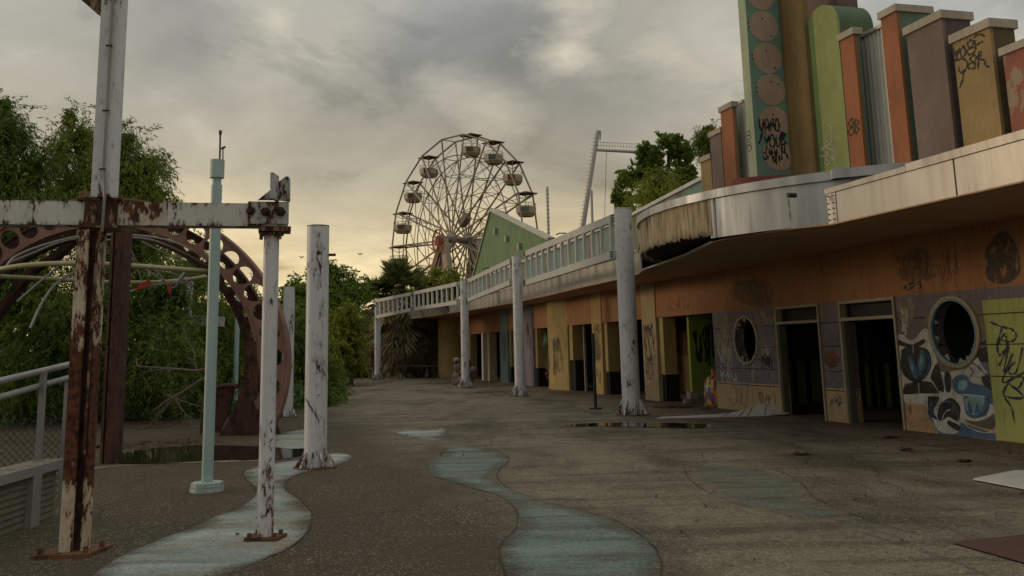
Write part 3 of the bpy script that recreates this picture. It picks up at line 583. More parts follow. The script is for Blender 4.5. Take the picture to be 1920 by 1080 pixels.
# arched pylon
sL,zt=FS(1509,60,.5); sR,_=FS(1574,90,.5); cs=(sL+sR)/2; r=(sL-sR)/2; zt=FS(1536,12,.5)[1]; zc=zt-r
prof=[(sR,3.88)]+[(cs+r*math.cos(a),zc+r*math.sin(a)*1.0) for a in [PI-PI*i/20 for i in range(21)]][::1]
prof=[(sR,3.88),(sR,zc)]+[(cs-r*math.cos(PI*i/20),zc+r*math.sin(PI*i/20)) for i in range(1,20)]+[(sL,zc),(sL,3.88)]
mb=MB(); mb.prism([L(a,.45,b) for a,b in prof],N*.05); PA=part(mb,'arched_pylon',m_blime,label='lime arched pylon with white scribble')
mb=MB(); mb.prism([L(a,-.3,b) for a,b in prof],N*.749); part(mb,'pylon_side',m_bdgreen,PA)
sM,_=FS(1537,200,.5); mb=MB(); q=[(s,z) for s,z in prof if s>sM]; 
mb.face([L(s,.504,z) for s,z in [(sM,3.9)]+[(sM,zc+math.sqrt(max(0,r*r-(sM-cs)**2)))]+sorted([p for p in q if p[1]>zc],key=lambda p:p[0])+[(sL,3.9)]][::1]); part(mb,'paint_stripe',block('mid_green_paint',(.12,.20,.075)),PA)
# left wing
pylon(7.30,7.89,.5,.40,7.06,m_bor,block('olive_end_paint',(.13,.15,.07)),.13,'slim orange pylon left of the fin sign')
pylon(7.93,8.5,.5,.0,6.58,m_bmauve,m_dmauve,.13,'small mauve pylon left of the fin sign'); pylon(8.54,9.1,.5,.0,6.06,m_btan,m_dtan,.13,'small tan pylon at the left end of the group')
# red curved base below the fin
mb=MB(); ar=[(4.98+.72*math.cos(math.radians(d)),.5+1.4*math.sin(math.radians(d))) for d in range(0,181,10)]; mb.prism([L(a,b,3.89) for a,b in ar],(0,0,.98)); part(mb,'curved_plinth',m_dred)
# ---- graffiti on the building
def tag_(off,x0,y0,sc,strokes,w,name,mat,parent,sm=True,eps=.006):
    mb=MB(); f=px2f(off,x0,y0,sc)
    for q in strokes: ribbon(mb,f(q),w,lambda a:L(a[0],off+eps,a[1]),sm)
    return part(mb,name,mat,parent)
# black tag on tan pylon (letters Y O B F / P B R)
tag_(.5,1600,0,3.857,[[(722,345),(735,400),(752,360)],[(770,345),(752,400),(738,440)],[(800,330),(775,370),(785,410),(808,395),(805,345),(795,330)],[(850,285),(825,320),(850,345),(870,300),(845,290)],[(850,345),(820,370),(840,395),(875,375),(885,350),(855,340)],[(875,290),(890,360)],[(868,275),(900,250),(945,255),(945,270)],[(880,330),(925,305),(940,295)],[(735,440),(790,425),(825,450),(815,500),(785,525),(765,510),(765,480)],[(795,500),(795,560),(768,640)],[(870,395),(845,430),(875,450),(890,410),(865,395)],[(870,450),(830,470),(840,495),(880,490),(880,455)],[(905,375),(905,440),(903,505)],[(900,380),(925,375),(915,415),(905,430)],[(905,430),(950,435),(955,470),(985,485)]],.04,'graffiti',g_black,PT)
# green 8B on the slim orange pylon
tag_(.5,1380,0,3.177,[[(690,705),(672,740),(690,755),(700,725),(688,705)],[(690,755),(670,785),(685,808),(705,780),(690,755)],[(712,708),(708,755),(712,800)],[(712,708),(732,730),(712,752),(733,770),(712,800)]],.045,'graffiti',g_green,PO)
# faint 8B on the mint fin edge and black tag on fin side
tag_(1.5,1300,160,4.155,[[(440,350),(410,375),(425,395),(445,370),(435,350)],[(425,385),(405,405),(430,425),(450,400),(430,385)],[(412,450),(440,440),(448,460),(415,470)],[(415,470),(455,475),(448,500),(438,515),(415,470)]],.03,'graffiti',g_grey,fin)
mb=MB()
for q in [[(512,270),(520,330),(535,345),(545,290),(547,265)],[(545,265),(540,340),(525,420),(508,455)],[(560,375),(560,285),(580,270),(592,360)],[(562,330),(590,325)],[(605,355),(605,280),(625,265),(622,330)],[(645,260),(640,345),(665,350),(668,300),(650,255)],[(575,320),(620,300),(640,330)],[(555,395),(570,440),(590,400)],[(590,385),(575,460),(570,510)],[(615,380),(597,410),(600,470),(630,470),(632,420),(615,380)],[(645,390),(650,470),(672,465),(678,380)],[(690,470),(690,370),(715,385),(700,420),(728,455)],[(680,360),(710,380),(690,400)],[(570,480),(565,540),(585,560),(552,578)],[(590,490),(600,545),(612,490)],[(625,480),(640,545),(620,555),(610,500)],[(650,490),(648,560),(635,600)],[(690,580),(690,480),(712,460),(710,510),(695,520)],[(700,520),(725,530),(740,580)],[(615,555),(630,600)],[(640,560),(650,615)],[(670,545),(672,590)]]:
    p=[NS(1300+x/4.155,160+y/4.155,4.59) for x,y in q]; ribbon(mb,p,.045,lambda a:L(4.592,a[0],a[1]))
part(mb,'graffiti',g_black,fin)
# white plume scribble on the arched pylon
tag_(.5,1380,0,3.177,[[(540,735),(570,760),(575,830),(555,860)],[(550,790),(540,830),(555,850)],[(510,890),(530,870),(570,860)],[(510,900),(540,880),(590,900)],[(575,860),(590,900),(600,980),(608,1000)],[(500,930),(560,930),(600,960)],[(540,950),(530,970),(555,980),(560,960),(540,950)],[(550,850),(540,900),(560,920)]],.022,'graffiti',g_white,PA,eps=.01)
# lime panel tag
tag_(.03,1640,540,3.6,[[(780,230),(860,262),(920,275),(955,310),(945,350),(900,362),(860,350)],[(862,262),(845,320),(820,395)],[(880,305),(850,345),(830,400),(840,450),(865,440),(895,390),(885,320)],[(840,525),(905,395),(890,470),(875,570),(935,440)],[(950,500),(905,550),(920,580),(960,560),(1000,400)],[(930,500),(880,580),(870,640),(960,600)],[(960,600),(1008,570)],[(900,640),(960,680),(1000,630),(1008,600)],[(930,600),(870,720),(1005,740),(935,660)],[(870,730),(925,810),(945,910)]],.042,'graffiti',g_blue,lp)
# mural on the right wall: real painted shapes
def shapes(off,x0,y0,sc,polys,name,mat,parent,eps,sm=True):
    mb=MB()
    for q in polys:
        p=smooth([*q,q[0]],4)[:-1] if sm else q
        mb.face([L(*(lambda sz:(sz[0],off+eps,sz[1]))(FS(x0+float(a[0])/sc,y0+float(a[1])/sc,off))) for a in p])
    return part(mb,name,mat,parent)
K=(0,1640,540,3.6)
def mur(polys,mat,eps,sm=True): shapes(*K,polys,'mural_paint',mat,wB,eps,sm)
tag_(0,1640,540,3.6,[[(370,175),(345,240),(345,330),(370,420),(400,480),(455,530),(540,555),(610,540),(670,480),(705,400),(715,300),(700,200),(660,130)],[(715,230),(740,280)],[(680,120),(720,150)]],.06,'mural_paint',g_olive,wB,eps=.003)
mur([[(195,770),(300,750),(360,780),(360,860),(440,985),(560,1000),(700,1012),(818,1026),(815,985),(560,900),(350,720),(200,700)]],g_mblue,.003,False)
mur([[(200,800),(240,770),(225,870),(205,960),(435,985),(375,900),(345,800),(300,770),(270,800),(250,860)]],g_peach,.0045,False)
mur([[(160,315),(190,312),(230,345),(265,350),(300,310),(335,275),(375,290),(380,360),(420,470),(440,560),(540,560),(640,520),(700,470),(730,530),(800,640),(810,900),(600,900),(560,980),(430,960),(350,800),(190,760),(180,560)]],g_white,.006)
mur([[(165,345),(210,370),(265,378),(330,345),(345,365),(300,395),(240,400),(165,385)],[(180,420),(225,395),(320,400),(370,430),(385,520),(350,600),(290,640),(220,610),(180,540)],[(205,650),(300,630),(395,640),(440,705),(300,712),(198,715)],[(400,640),(380,600),(420,510),(450,580),(470,660),(460,705)],[(360,730),(440,740),(400,830),(430,890),(370,850)],[(470,600),(490,560),(520,620),(510,700),(480,690)],[(440,790),(510,740),(575,790),(580,860),(560,900),(500,870),(450,900),(425,860)],[(500,890),(575,930),(565,965),(495,920)],[(705,375),(770,345),(775,385),(730,385)],[(690,440),(720,410),(780,400),(785,480),(740,500),(700,480)],[(720,600),(795,580),(805,700),(740,660)]],g_black,.008)
mur([[(225,470),(245,450),(280,520),(290,610),(255,580)],[(290,500),(320,410),(345,470),(340,540),(300,600)],[(525,620),(560,590),(620,590),(660,640),(740,660),(805,710),(805,790),(720,730),(600,730),(540,690)],[(600,740),(640,720),(660,850),(740,780),(745,730),(780,760),(760,850),(680,880),(620,850)]],g_mblue,.0095)
mur([[(235,485),(250,480),(265,540),(255,560)],[(300,520),(318,450),(328,500),(312,560)],[(565,650),(580,625),(620,625),(630,660),(600,690),(572,685)],[(610,750),(660,725),(735,735),(740,790),(700,850),(650,850),(615,800)]],g_lblue,.011)
mur([[(640,760),(665,830),(645,850),(630,800)],[(690,770),(715,830),(680,845)]],g_mblue,.0125)
mur([[(600,880),(660,920),(740,945),(808,945),(810,850),(760,880),(680,900)]],g_grey,.0115)
tag_(0,1640,540,3.6,[[(165,330),(200,320),(240,360),(290,340),(330,290)],[(262,355),(265,440)],[(360,725),(440,718),(500,700)],[(300,640),(305,710)],[(395,635),(440,705)],[(455,900),(480,840),(520,815)],[(590,880),(640,940),(740,975),(812,970)],[(700,470),(720,525)],[(560,720),(700,725),(760,740)]],.022,'mural_paint',g_white,wB,eps=.014)
tag_(0,1640,540,3.6,[[(380,745),(400,800),(395,860)],[(500,560),(520,600),(515,660)],[(600,560),(630,530),(670,560),(640,610)],[(655,505),(690,520),(720,560)],[(745,590),(790,640),(805,700)],[(650,870),(720,860),(770,800)]],.02,'mural_paint',g_grey,wB,eps=.016)
tag_(0,1640,540,3.6,[[(190,440),(182,520),(200,590)],[(345,420),(375,480),(365,560),(330,610)],[(430,800),(470,770),(520,770),(555,800)],[(390,760),(385,820),(405,870)],[(480,570),(478,640),(500,700)],[(700,520),(740,570),(790,600)]],.03,'mural_paint',g_mblue,wB,eps=.017)
# outline tag + scribbles on wall A, pillars, inner walls
tag_(0,1300,380,2.348,[[(150,820),(148,850),(165,870)],[(180,800),(160,840),(175,890),(195,860),(185,810)],[(205,790),(210,850),(200,890)],[(220,795),(215,880),(235,890),(240,800)],[(195,800),(245,798)]],.022,'graffiti',g_teal,wA)
tag_(0,1300,380,2.348,[[(275,660),(300,650),(290,700),(310,720),(320,660)],[(315,665),(330,720),(345,650),(335,700),(360,690)],[(280,690),(330,690),(365,680)],[(200,480),(205,500)]],.028,'graffiti',g_grey,wA)
def scrib(s,z,w,h,n,seed,mat,parent,off=.03,wd=.03):
    mb=MB(); 
    for q in squiggle(s,z,w,h,n,seed): ribbon(mb,q,wd,lambda a:L(a[0],off+.006,a[1]))
    part(mb,'graffiti',mat,parent)
scrib(14.05,1.95,.6,.35,4,1,g_grey,P1); scrib(14.0,1.2,.7,.4,5,2,g_black,P1,wd=.02); scrib(14.1,.75,.5,.3,3,8,g_grey,P1,wd=.02)
scrib(18.5,1.9,.5,.5,4,3,g_black,P2,wd=.02); scrib(18.5,1.2,.5,.4,4,33,g_brown,P2,wd=.02); scrib(18.5,.6,.4,.5,3,4,g_grey,P2,wd=.03)
scrib(23.2,.9,1.2,.8,7,5,g_red,P3,.26,.03); scrib(22.5,1.7,.9,.6,5,6,g_grey,P3,.26,.05); scrib(23.9,1.9,.6,.6,5,7,g_teal,P3,.24,.05); scrib(23.5,.5,1.,.4,5,71,g_brown,P3,.25,.03)
scrib(27.1,2.4,.5,1.2,3,9,g_black,P4,wd=.05); scrib(26.9,1.0,.2,.5,2,10,g_black,P4)
scrib(31.2,1.6,.8,1.6,4,11,g_grey,P5,wd=.05)
mb=MB()
for sd,(s,z,w,h,m_) in enumerate([(14.5,1.6,3,1.4,14),(17.6,1.3,2,1.2,8)]):
    for q in squiggle(s,z,w,h,m_,50+sd): ribbon(mb,q,.06,lambda a:L(a[0],-2.89,a[1]))
part(mb,'graffiti',g_black)
mb=MB()
for q in squiggle(-1.6,1.5,2.,1.0,9,77): ribbon(mb,q,.07,lambda a:L(10.24,a[0],a[1]))
for q in squiggle(-1.5,1.75,1.6,.6,8,79): ribbon(mb,q,.1,lambda a:L(10.24,a[0],a[1]))
part(mb,'graffiti',g_black)
mb=MB()
for q in squiggle(-.8,1.6,.8,1.2,6,80): ribbon(mb,q,.06,lambda a:L(11.99,a[0],a[1]))
part(mb,'graffiti',g_black)
mb=MB()
for k,(s,z) in enumerate([(3.5,1.0),(5.9,.9),(4.3,.7),(6.4,1.2)]):
    for q in squiggle(s,z,.5,.5,3,90+k): ribbon(mb,q,.05,lambda a:L(a[0],-3.34,a[1]))
part(mb,'graffiti',g_brown)
mb=MB()
for k,(s,z) in enumerate([(31,1.2),(34.5,1.4),(37,1.2)]):
    for q in squiggle(s,z,2.5,1.6,6,190+k): ribbon(mb,q,.12,lambda a:L(a[0],-5.98,a[1]))
part(mb,'graffiti',g_grey)
for (s_,z_,w_,h_,n_,sd_,m_,p_,o_,wd_) in ((14.0,1.6,.8,1.0,6,401,g_black,P1,.03,.028),(14.05,2.1,.7,.25,4,402,g_black,P1,.03,.05),(14.1,1.0,.5,.5,4,403,g_brown,P1,.03,.03),(18.5,2.2,.7,.3,4,404,g_black,P2,.03,.04),(18.5,1.5,.6,.8,5,405,g_grey,P2,.03,.05),(23.0,1.3,1.6,1.3,9,406,g_grey,P3,.26,.03),(22.6,.8,.8,.5,5,407,g_black,P3,.26,.025),(27.0,1.8,.6,.6,4,408,g_grey,P4,.03,.05),(9.4,1.3,.7,.7,6,409,g_white,wA,0,.03),(9.3,.8,.9,.35,6,410,g_white,wA,0,.035),(7.5,.35,.7,.3,6,411,g_grey,wA,0,.02),(8.9,2.15,.5,.3,4,412,g_olive,wA,0,.04),(7.4,1.15,.5,.35,7,413,g_black,wA,0,.03),(2.45,1.9,.2,.5,3,414,g_white,wB,0,.05),(4.8,.4,.4,.2,3,415,g_grey,bld,0,.02),(8.2,2.85,1.4,.5,8,416,g_grey,bld,0,.02),(12,2.7,1.5,.4,6,417,g_brown,bld,0,.02),(1.6,2.8,1.2,.5,7,418,g_brown,bld,0,.022)):
    scrib(s_,z_,w_,h_,n_,sd_,m_,p_,o_,wd_)
# broken glass left in the round windows
for (cs_,cz_,rr_,par,sd_) in ((8.3,1.65,.53,wA,1),(1.24,1.69,.53,wB,2)):
    r=random.Random(sd_); mb=MB()
    for k in range(9):
        a=r.uniform(0,2*PI); da=r.uniform(.08,.22); q=[(cs_+rr_*math.cos(a-da),cz_+rr_*math.sin(a-da)),(cs_+rr_*math.cos(a+da),cz_+rr_*math.sin(a+da)),(cs_+rr_*.8*math.cos(a+da*.3),cz_+rr_*.8*math.sin(a+da*.3))]
        mb.face([L(x_,-.02,y_) for x_,y_ in q])
    part(mb,'glass_shards',plain('broken_glass',(.3,.32,.28),.1),par)
# tag remains on the orange wall
def ghost(name,c):
    t=NT(name); n=t.noise(7,8,.7,t.mapv((1,1,.6))); m=t.ramp(n,[(.44,0),(.50,.9)]); t.out(t.mix(t.ramp(t.noise(20,4),[(.4,0),(.6,1)]),c,tuple(v*.6 for v in c)),.8)
    tr=t.n.new('ShaderNodeBsdfTransparent'); mx=t.n.new('ShaderNodeMixShader'); t.l.new(m,mx.inputs[0]); t.l.new(tr.outputs[0],mx.inputs[1]); t.l.new(t.bs.outputs[0],mx.inputs[2]); t.l.new(mx.outputs[0],t.n['Material Output'].inputs['Surface']); return t.m
def patch(pts,x0,y0,sc,mat,eps,off=0): shapes(off,x0,y0,sc,[pts],'overpainted_patch',mat,bld,eps)
patch([(1290,195),(1360,125),(1420,180),(1440,300),(1380,355),(1300,340),(1285,260)],1300,380,2.348,ghost('grey_overpaint',(.075,.06,.05)),.004)
patch([(925,225),(1000,190),(1040,230),(1070,330),(930,345),(918,300)],1300,380,2.348,ghost('tan_overpaint',(.2,.13,.07)),.004)
patch([(180,350),(330,340),(345,440),(300,460),(190,430)],1300,380,2.348,ghost('tan_overpaint',(.2,.12,.06)),.004)
patch([(110,510),(150,505),(155,640),(115,640)],1300,380,2.348,ghost('cream_overpaint',(.3,.25,.18)),.005)
patch([(275,480),(350,478),(355,525),(285,545)],1300,380,2.348,ghost('cream_overpaint',(.3,.25,.18)),.005)
patch([(155,100),(262,105),(262,205),(165,212)],1640,540,3.6,ghost('cream_overpaint',(.26,.22,.16)),.005)
scrib(1.9+.3,2.85,.6,.5,5,301,g_brown,bld,0,.03); scrib(2.2,2.5,.5,.15,4,302,g_black,bld,0,.03); scrib(7.6,2.7,.8,.5,5,303,g_brown,bld,0,.025)
P7=None
mb=MB(); f=px2f(0,1300,380,2.348)
mb.face([L(s,.006,z) for s,z in f([(580,660),(620,650),(645,690),(635,720),(605,730),(578,700)])]); part(mb,'painted_figure',g_brown,bld)
tag_(0,1300,380,2.348,[[(585,655),(590,600),(620,585),(645,610)],[(600,655),(602,615),(625,600),(645,630)],[(580,760),(600,800),(620,770),(640,800),(660,770)]],.02,'graffiti',g_grey,bld)
# ================================================================== COLONNADE
cols=[((708,713),560,603),((873,726),526,577),((975,743),481,536),((1185,778),392,487)]
cg=thing('colonnade_railing','white steel colonnade with bolted ladder-like railing running beside the arcade','colonnade',G(975,743))
tops=[]
for i,((x,y),yt,yb) in enumerate(cols):
    g=G(x,y); r=[.17,.17,.165,.215][i]
    zt=D(x-[0,4,8,20][i],yt,g[1])[2]; 
    mb=MB(); mb.cyl(g,(g[0],g[1],zt),r,28); lab=['far white column with blue paint near its foot','second farthest white column, mossy below','third white column, mossy on one side','nearest and tallest white column with rust at its foot'][i]
    mm=paint('column_paint_%d'%i,(.54,.56,.60),(.48,.50,.53),rustz=[(0,.08),(.5,.0),(1.0,-.2),(4.6,-.2)],streak=.2,dirt=.15,rough=.45)
    t=bpy.data.materials['column_paint_%d'%i]
    c=part(mb,'column',mm,cg,lab)
    fl_=MB()
    for k in range(8):
        a=2*PI*k/8+.2; d=np.array([math.cos(a),math.sin(a),0]); pp=np.array([-d[1],d[0],0])*.012
        q=[g+d*(r-.01),g+d*(r+.19),g+d*(r+.17)+np.array([0,0,.05]),g+d*(r-.01)+np.array([0,0,.40])]; fl_.prism([a_-pp for a_ in q],pp*2)
    part(fl_,'foot_gussets',m_pole,c)
    pm=MB(); pm.cyl(g+np.array([0,0,.0]),g+np.array([0,0,.02]),r+.19,20); part(pm,'foot_plate',m_base,c)
    cm=MB(); cm.cyl((g[0],g[1],zt),(g[0],g[1],zt+.015),r+.01,24); part(cm,'column_cap',m_stwhite,c)
    # moss streak patch: pale green paint loss on lower part
    tops.append((g,r))
def rail_pt(x,yt,yb,base): 
    g=G(*base); return D(x,yt,g[1]),D(x,yb,g[1])
bays=[(((703,562,598),(708,713)),((775,547,583),(770,719)),8),(((775,547,583),(770,719)),((862,528,570),(873,726)),9),(((877,524,567),(873,726)),((962,483,533),(975,743)),10),(((985,471,536),(975,743)),((1155,400,484),(1185,778)),12)]
m_rail=paint('rail_paint',(.45,.45,.45),(.40,.40,.39),rust=-.02,dirt=.2,rough=.5)
for (a,ba),(b,bb),nb in bays:
    At,Ab=rail_pt(*a,ba); Bt,Bb=rail_pt(*b,bb); off=np.array([0,0,0])
    hh=.17 if nb<12 else .19
    mb=MB(); mb.bar(At-np.array([0,0,hh/2]),Bt-np.array([0,0,hh/2]),.10,hh); rt=part(mb,'top_rail',m_rail,cg)
    mb=MB(); mb.bar(Ab+np.array([0,0,hh/2]),Bb+np.array([0,0,hh/2]),.10,hh); part(mb,'bottom_rail',m_rail,cg)
    for k in range(nb+1):
        f=(k+.35)/(nb+.7); p=At+(Bt-At)*f-np.array([0,0,hh+.002]); q=Ab+(Bb-Ab)*f+np.array([0,0,hh+.002]); 
        d=(Bt-At)/np.linalg.norm(Bt-At); pr=np.array([-d[1],d[0],0]); w=.055
        mb=MB(); mb.prism([q+d*w+pr*.04,q-d*w+pr*.04,q-d*w-pr*.04,q+d*w-pr*.04],(0,0,p[2]-q[2])); part(mb,'baluster',m_rail,cg)
    bl=MB()
    for e,dr in ((At,1),(Bt,-1)):
        e2=Ab if dr==1 else Bb; d=(Bt-At)/np.linalg.norm(Bt-At); pr=np.array([d[1],-d[0],0]); 
        if pr[1]>0: pr=-pr
        for base,sg in ((e,-1),(e2,1)):
            for zz in (.04,.10,.16):
                for dx in (.06,.18):
                    c=base+d*dr*dx+np.array([0,0,sg*zz])+pr*.05; bl.cyl(c,c+pr*.035,.019,8)
    part(bl,'bolts',m_dark,cg)
    # hooks on the top rail
    m_=(At+Bt)/2; hk=MB(); hk.tube([m_+np.array([-.2,0,.02]),m_+np.array([-.1,0,.07]),m_+np.array([.1,0,.07])],.02,6); part(hk,'rail_hook',m_dark,cg)
# mossy paint loss and tag on columns
for i,(lo,hi,mt) in {0:(.25,1.2,g_lblue),3:(1.7,2.9,g_grey)}.items(): pass
# ================================================================== LEFT GANTRY
gp=G(145,1042)
ga=thing('steel_gantry','rust-eaten white steel post carrying a heavy white crossbeam','steel frame',gp)
Y0=gp[1]
# lower post: H section, 57 px wide at 8.2 m = .26 m
def hsec(cx,cy,w,dpt,tw,z0,z1,ang,lean=(0,0)):
    c,s=math.cos(ang),math.sin(ang)
    def P(a,b): return (cx+a*c-b*s,cy+a*s+b*c)
    sh=[(-w/2,-dpt/2),(-w/2+tw,-dpt/2),(-w/2+tw,-tw*.6),(w/2-tw,-tw*.6),(w/2-tw,-dpt/2),(w/2,-dpt/2),(w/2,dpt/2),(w/2-tw,dpt/2),(w/2-tw,tw*.6),(-w/2+tw,tw*.6),(-w/2+tw,dpt/2),(-w/2,dpt/2)]
    return [np.array([*P(a,b),z0]) for a,b in sh]
px=(gp+np.array([.0,.12,0]))
lpz=2.70
w_=.26
mb=MB()
b0=G(116,1036);b1=G(168,1036)
ctr=np.array([(b0[0]+b1[0])/2,Y0+.1,0])
# broad left flange plate facing us, web recess, narrow right flange
mb.prism([ctr+np.array(v) for v in((-.085,-.10,.03),(.03,-.125,.03),(.03,-.10,.03),(-.085,-.075,.03))],(0,0,lpz-.03))
mb.prism([ctr+np.array(v) for v in((-.084,-.074,.03),(-.05,-.08,.03),(-.05,.06,.03),(-.084,.06,.03))],(0,0,lpz-.03))
wb=MB(); wb.prism([ctr+np.array(v) for v in((-.049,-.02,.03),(.089,-.03,.03),(.089,-.0,.03),(-.049,.01,.03))],(0,0,lpz-.03)); part(wb,'web',m_rust,ga)
mb.prism([ctr+np.array(v) for v in((.072,-.055,.03),(.094,-.06,.03),(.112,.055,.03),(.09,.06,.03))],(0,0,lpz-.03))
part(mb,'lower_post',m_post,ga,'lower post eaten by dark rust over white paint')
mb=MB(); a=G(85,1046);b=G(172,1040);c=G(188,1024);d=G(108,1028)
mb.prism([ctr+np.array(v) for v in((-.25,-.22,0),(.2,-.2,0),(.24,.2,0),(-.22,.2,0))],(0,0,.03)); 
for dx,dy in ((-.2,-.17),(.16,-.15),(.19,.1)): c0=ctr+np.array([dx,dy,.03]); mb.cyl(c0,c0+np.array([0,0,.05]),.022,6)
part(mb,'base_plate',m_base,ga)
# crossbeam
bz0,bz1=D(200,421,8.25)[2],D(200,377,8.25)[2]
xr=D(543,400,8.75); xl=D(-260,400,7.9)
def bm(xa,xb,mat,name,n0=-.1,n1=.1,z0=bz0,z1=bz1,label=None):
    # beam axis runs from xl to xr
    a=xl+(xr-xl)*((xa+260)/803.); b=xl+(xr-xl)*((xb+260)/803.); a[2]=b[2]=0
    d=(b-a)/np.linalg.norm(b-a); q=np.array([-d[1],d[0],0])
    ztilt=0
    m=MB(); m.prism([a+q*n0+np.array([0,0,z0]),b+q*n0+np.array([0,0,z0]),b+q*n1+np.array([0,0,z0]),a+q*n1+np.array([0,0,z0])],(0,0,z1-z0)); return part(m,name,mat,ga,label)
bm(-260,142,m_beam,'crossbeam',label='clean left length of the crossbeam'); bm(205,300,m_beam2,'rusted_section'); bm(300.3,540,m_beam,'crossbeam',label='right length of the crossbeam with rust blooms'); bm(142.5,204.5,m_joint,'beam_joint',-.125,.11,bz0-.01,bz1+.005)
bm(135,206,m_joint,'joint_flange',-.15,.14,bz0-.03,bz0-.012); bm(128,212,m_joint,'joint_flange',-.13,.14,bz1+.007,bz1+.028)
bm(128,146,m_joint,'lug',-.05,-.02,bz1+.03,bz1+.10)
bm(458,541,m_gantry,'splice_plate',-.125,-.102,bz0+.02,bz1+.015); bm(480,546,m_joint,'seat_plate',-.13,.13,bz0-.045,bz0-.003)
mb=MB()
for x,y in ((473,397),(500,398),(527,397)):
    c=D(x,y,8.6); mb=MB(); mb.cyl(c-np.array([0,.10,0]),c-np.array([0,-.06,0]),.028,12); mb.cyl(c-np.array([0,.06,0]),c-np.array([0,-.06,0]),.042,6); part(mb,'bolt',m_rust,ga)
# bracket fin plates
def pxpoly(pts,Y,th,mat,name,parent,label=None):
    mb=MB(); mb.prism([D(x,y,Y) for x,y in pts],(0,th,0)); return part(mb,name,mat,parent,label)
pxpoly([(520,375),(520,343),(535,331),(540,330),(543,335),(543,378)],8.62,.03,m_gantry,'lifting_plate',ga); pxpoly([(483,375),(512,352),(512,375)],8.6,.02,m_gantry,'gusset',ga)
mb=MB(); p=D(515,375,8.5); q=D(515,327,8.5); mb.bar(p,q,.2,.03); part(mb,'gusset',m_gantry,ga); mb=MB(); c=D(538,334,8.6); mb.cyl(c,c+np.array([0,.05,0]),.012,10); part(mb,'eye',m_dark,ga)
# upper post: box with bevel
ut=D(205,-60,8.25)[2]
uc=np.array([D(191,362,8.25)[0],8.3,0]); mb=MB()
mb.prism([uc+np.array([a,b,bz1+.03]) for a,b in((-.085,-.08),(-.075,-.10),(.085,-.10),(.10,-.085),(.10,.06),(-.085,.06))],(0,0,ut-bz1)); part(mb,'upper_post',m_upost,ga,'clean white upper post with a rust line down its right edge')
mb=MB(); mb.prism([uc+np.array([a,b,bz1+.03]) for a,b in((.02,-.108),(.117,-.108),(.117,-.1),(.02,-.1))],(0,0,ut-bz1)); 
mb=MB(); c0=uc+np.array([.03,-.12,0]); mb.tube([c0+np.array([0.0,0,ut]),c0+np.array([0,0,3.25]),c0+np.array([0.03,-.01,3.06]),c0+np.array([.035,-.02,bz1]),c0+np.array([.035,-.03,bz0+.03]),c0+np.array([.02,-.0,bz0-.07])],.0125,8); cdt=part(mb,'conduit',m_grey_pipe,ga)
mb=MB(); mb.tube([c0+np.array([.02,-.0,bz0-.07]),c0+np.array([-.03,.03,2.55]),c0+np.array([-.05,.04,1.2]),c0+np.array([-.055,.05,.8])],.0122,8); part(mb,'rusty_conduit',m_joint,ga)
mb=MB()
for z in (3.22,3.75,4.35): mb.box(c0+np.array([-.03,-.016,z]),c0+np.array([.02,.01,z+.012]))
part(mb,'conduit_clips',m_dark,ga)
mb=MB(); mb.prism([D(x,y,8.25) for x,y in((148,-4),(160,-30),(182,-30),(182,26))],(0,.25,0)); part(mb,'top_bracket',m_joint,ga)
# right pole
g=G(497,1012); zt=bz0-.045; mb=MB(); mb.cyl(g,(g[0],g[1],zt),.069,28); pp=part(mb,'pole',m_pole,ga,'slim white pole with a line of rust, holding up the beam end')
mb=MB(); mb.prism([g+np.array(v) for v in((-.16,-.10,0),(.13,-.13,0),(.17,.1,0),(-.13,.14,0))],(0,0,.035)); 
for dx,dy in((-.12,-.07),(.1,-.09),(.12,.07),(-.09,.09)): c=g+np.array([dx,dy,.03]); mb.cyl(c,c+np.array([0,0,.04]),.02,6)
part(mb,'pole_base',m_base,pp)
mb=MB(); c=np.array([g[0],g[1],zt-.03]); mb.cyl(c,c+np.array([0,0,.028]),.11,14); 
for dx in(-.085,.085): mb.cyl(c+np.array([dx,-.04,-.04]),c+np.array([dx,-.04,.0]),.017,6)
part(mb,'pole_head',m_joint,pp)
tg=MB()
for k in range(5):
    z0=1.02-.16*k; pts=[]
    for j in range(4): pts.append((.95-.45*abs(math.sin(j*1.1)),z0-.035*j))
    ribbon(tg,pts,.025,lambda a:(g[0]+.0705*math.sin(a[0]),g[1]-.0705*math.cos(a[0]),a[1]))
part(tg,'graffiti',g_grey,pp)
# ================================================================== OTHER POLES
def colpole(base,ytop,wpx,name,label,cat,mat,group=None,gus=True):
    g=G(*base); r=wpx/2*g[1]/F; zt=D(base[0],ytop,g[1])[2]; t=thing(name,label,cat,g,group)
    mb=MB(); mb.cyl(g,(g[0],g[1],zt),r,32); c=part(mb,'shaft',mat,t)
    mb=MB(); mb.cyl((g[0],g[1],zt+.001),(g[0],g[1],zt+.012),r*1.02,24); part(mb,'rim',m_rust,t)
    if gus:
        mb=MB()
        for k in range(10):
            a=2*PI*k/10+.3; d=np.array([math.cos(a),math.sin(a),0]); pp=np.array([-d[1],d[0],0])*.01
            q=[g+d*(r-.01)+np.array([0,0,.02]),g+d*(r+.12)+np.array([0,0,.02]),g+d*(r+.11)+np.array([0,0,.05]),g+d*(r-.01)+np.array([0,0,.24])]; mb.prism([a_-pp for a_ in q],pp*2)
        part(mb,'gussets',m_pole,t); mb=MB(); mb.cyl(g,g+np.array([0,0,.02]),r+.15,10); part(mb,'foot_plate',m_base,t)
    return t,g,r,zt
m_thick=paint('thick_column_paint',(.54,.56,.60),(.49,.51,.55),rustz=[(0,.08),(.3,.0),(1.1,-.12),(1.7,-.2),(3.2,-.2),(3.36,-.03),(3.45,.1)],streak=.2,dirt=.15,rough=.45)
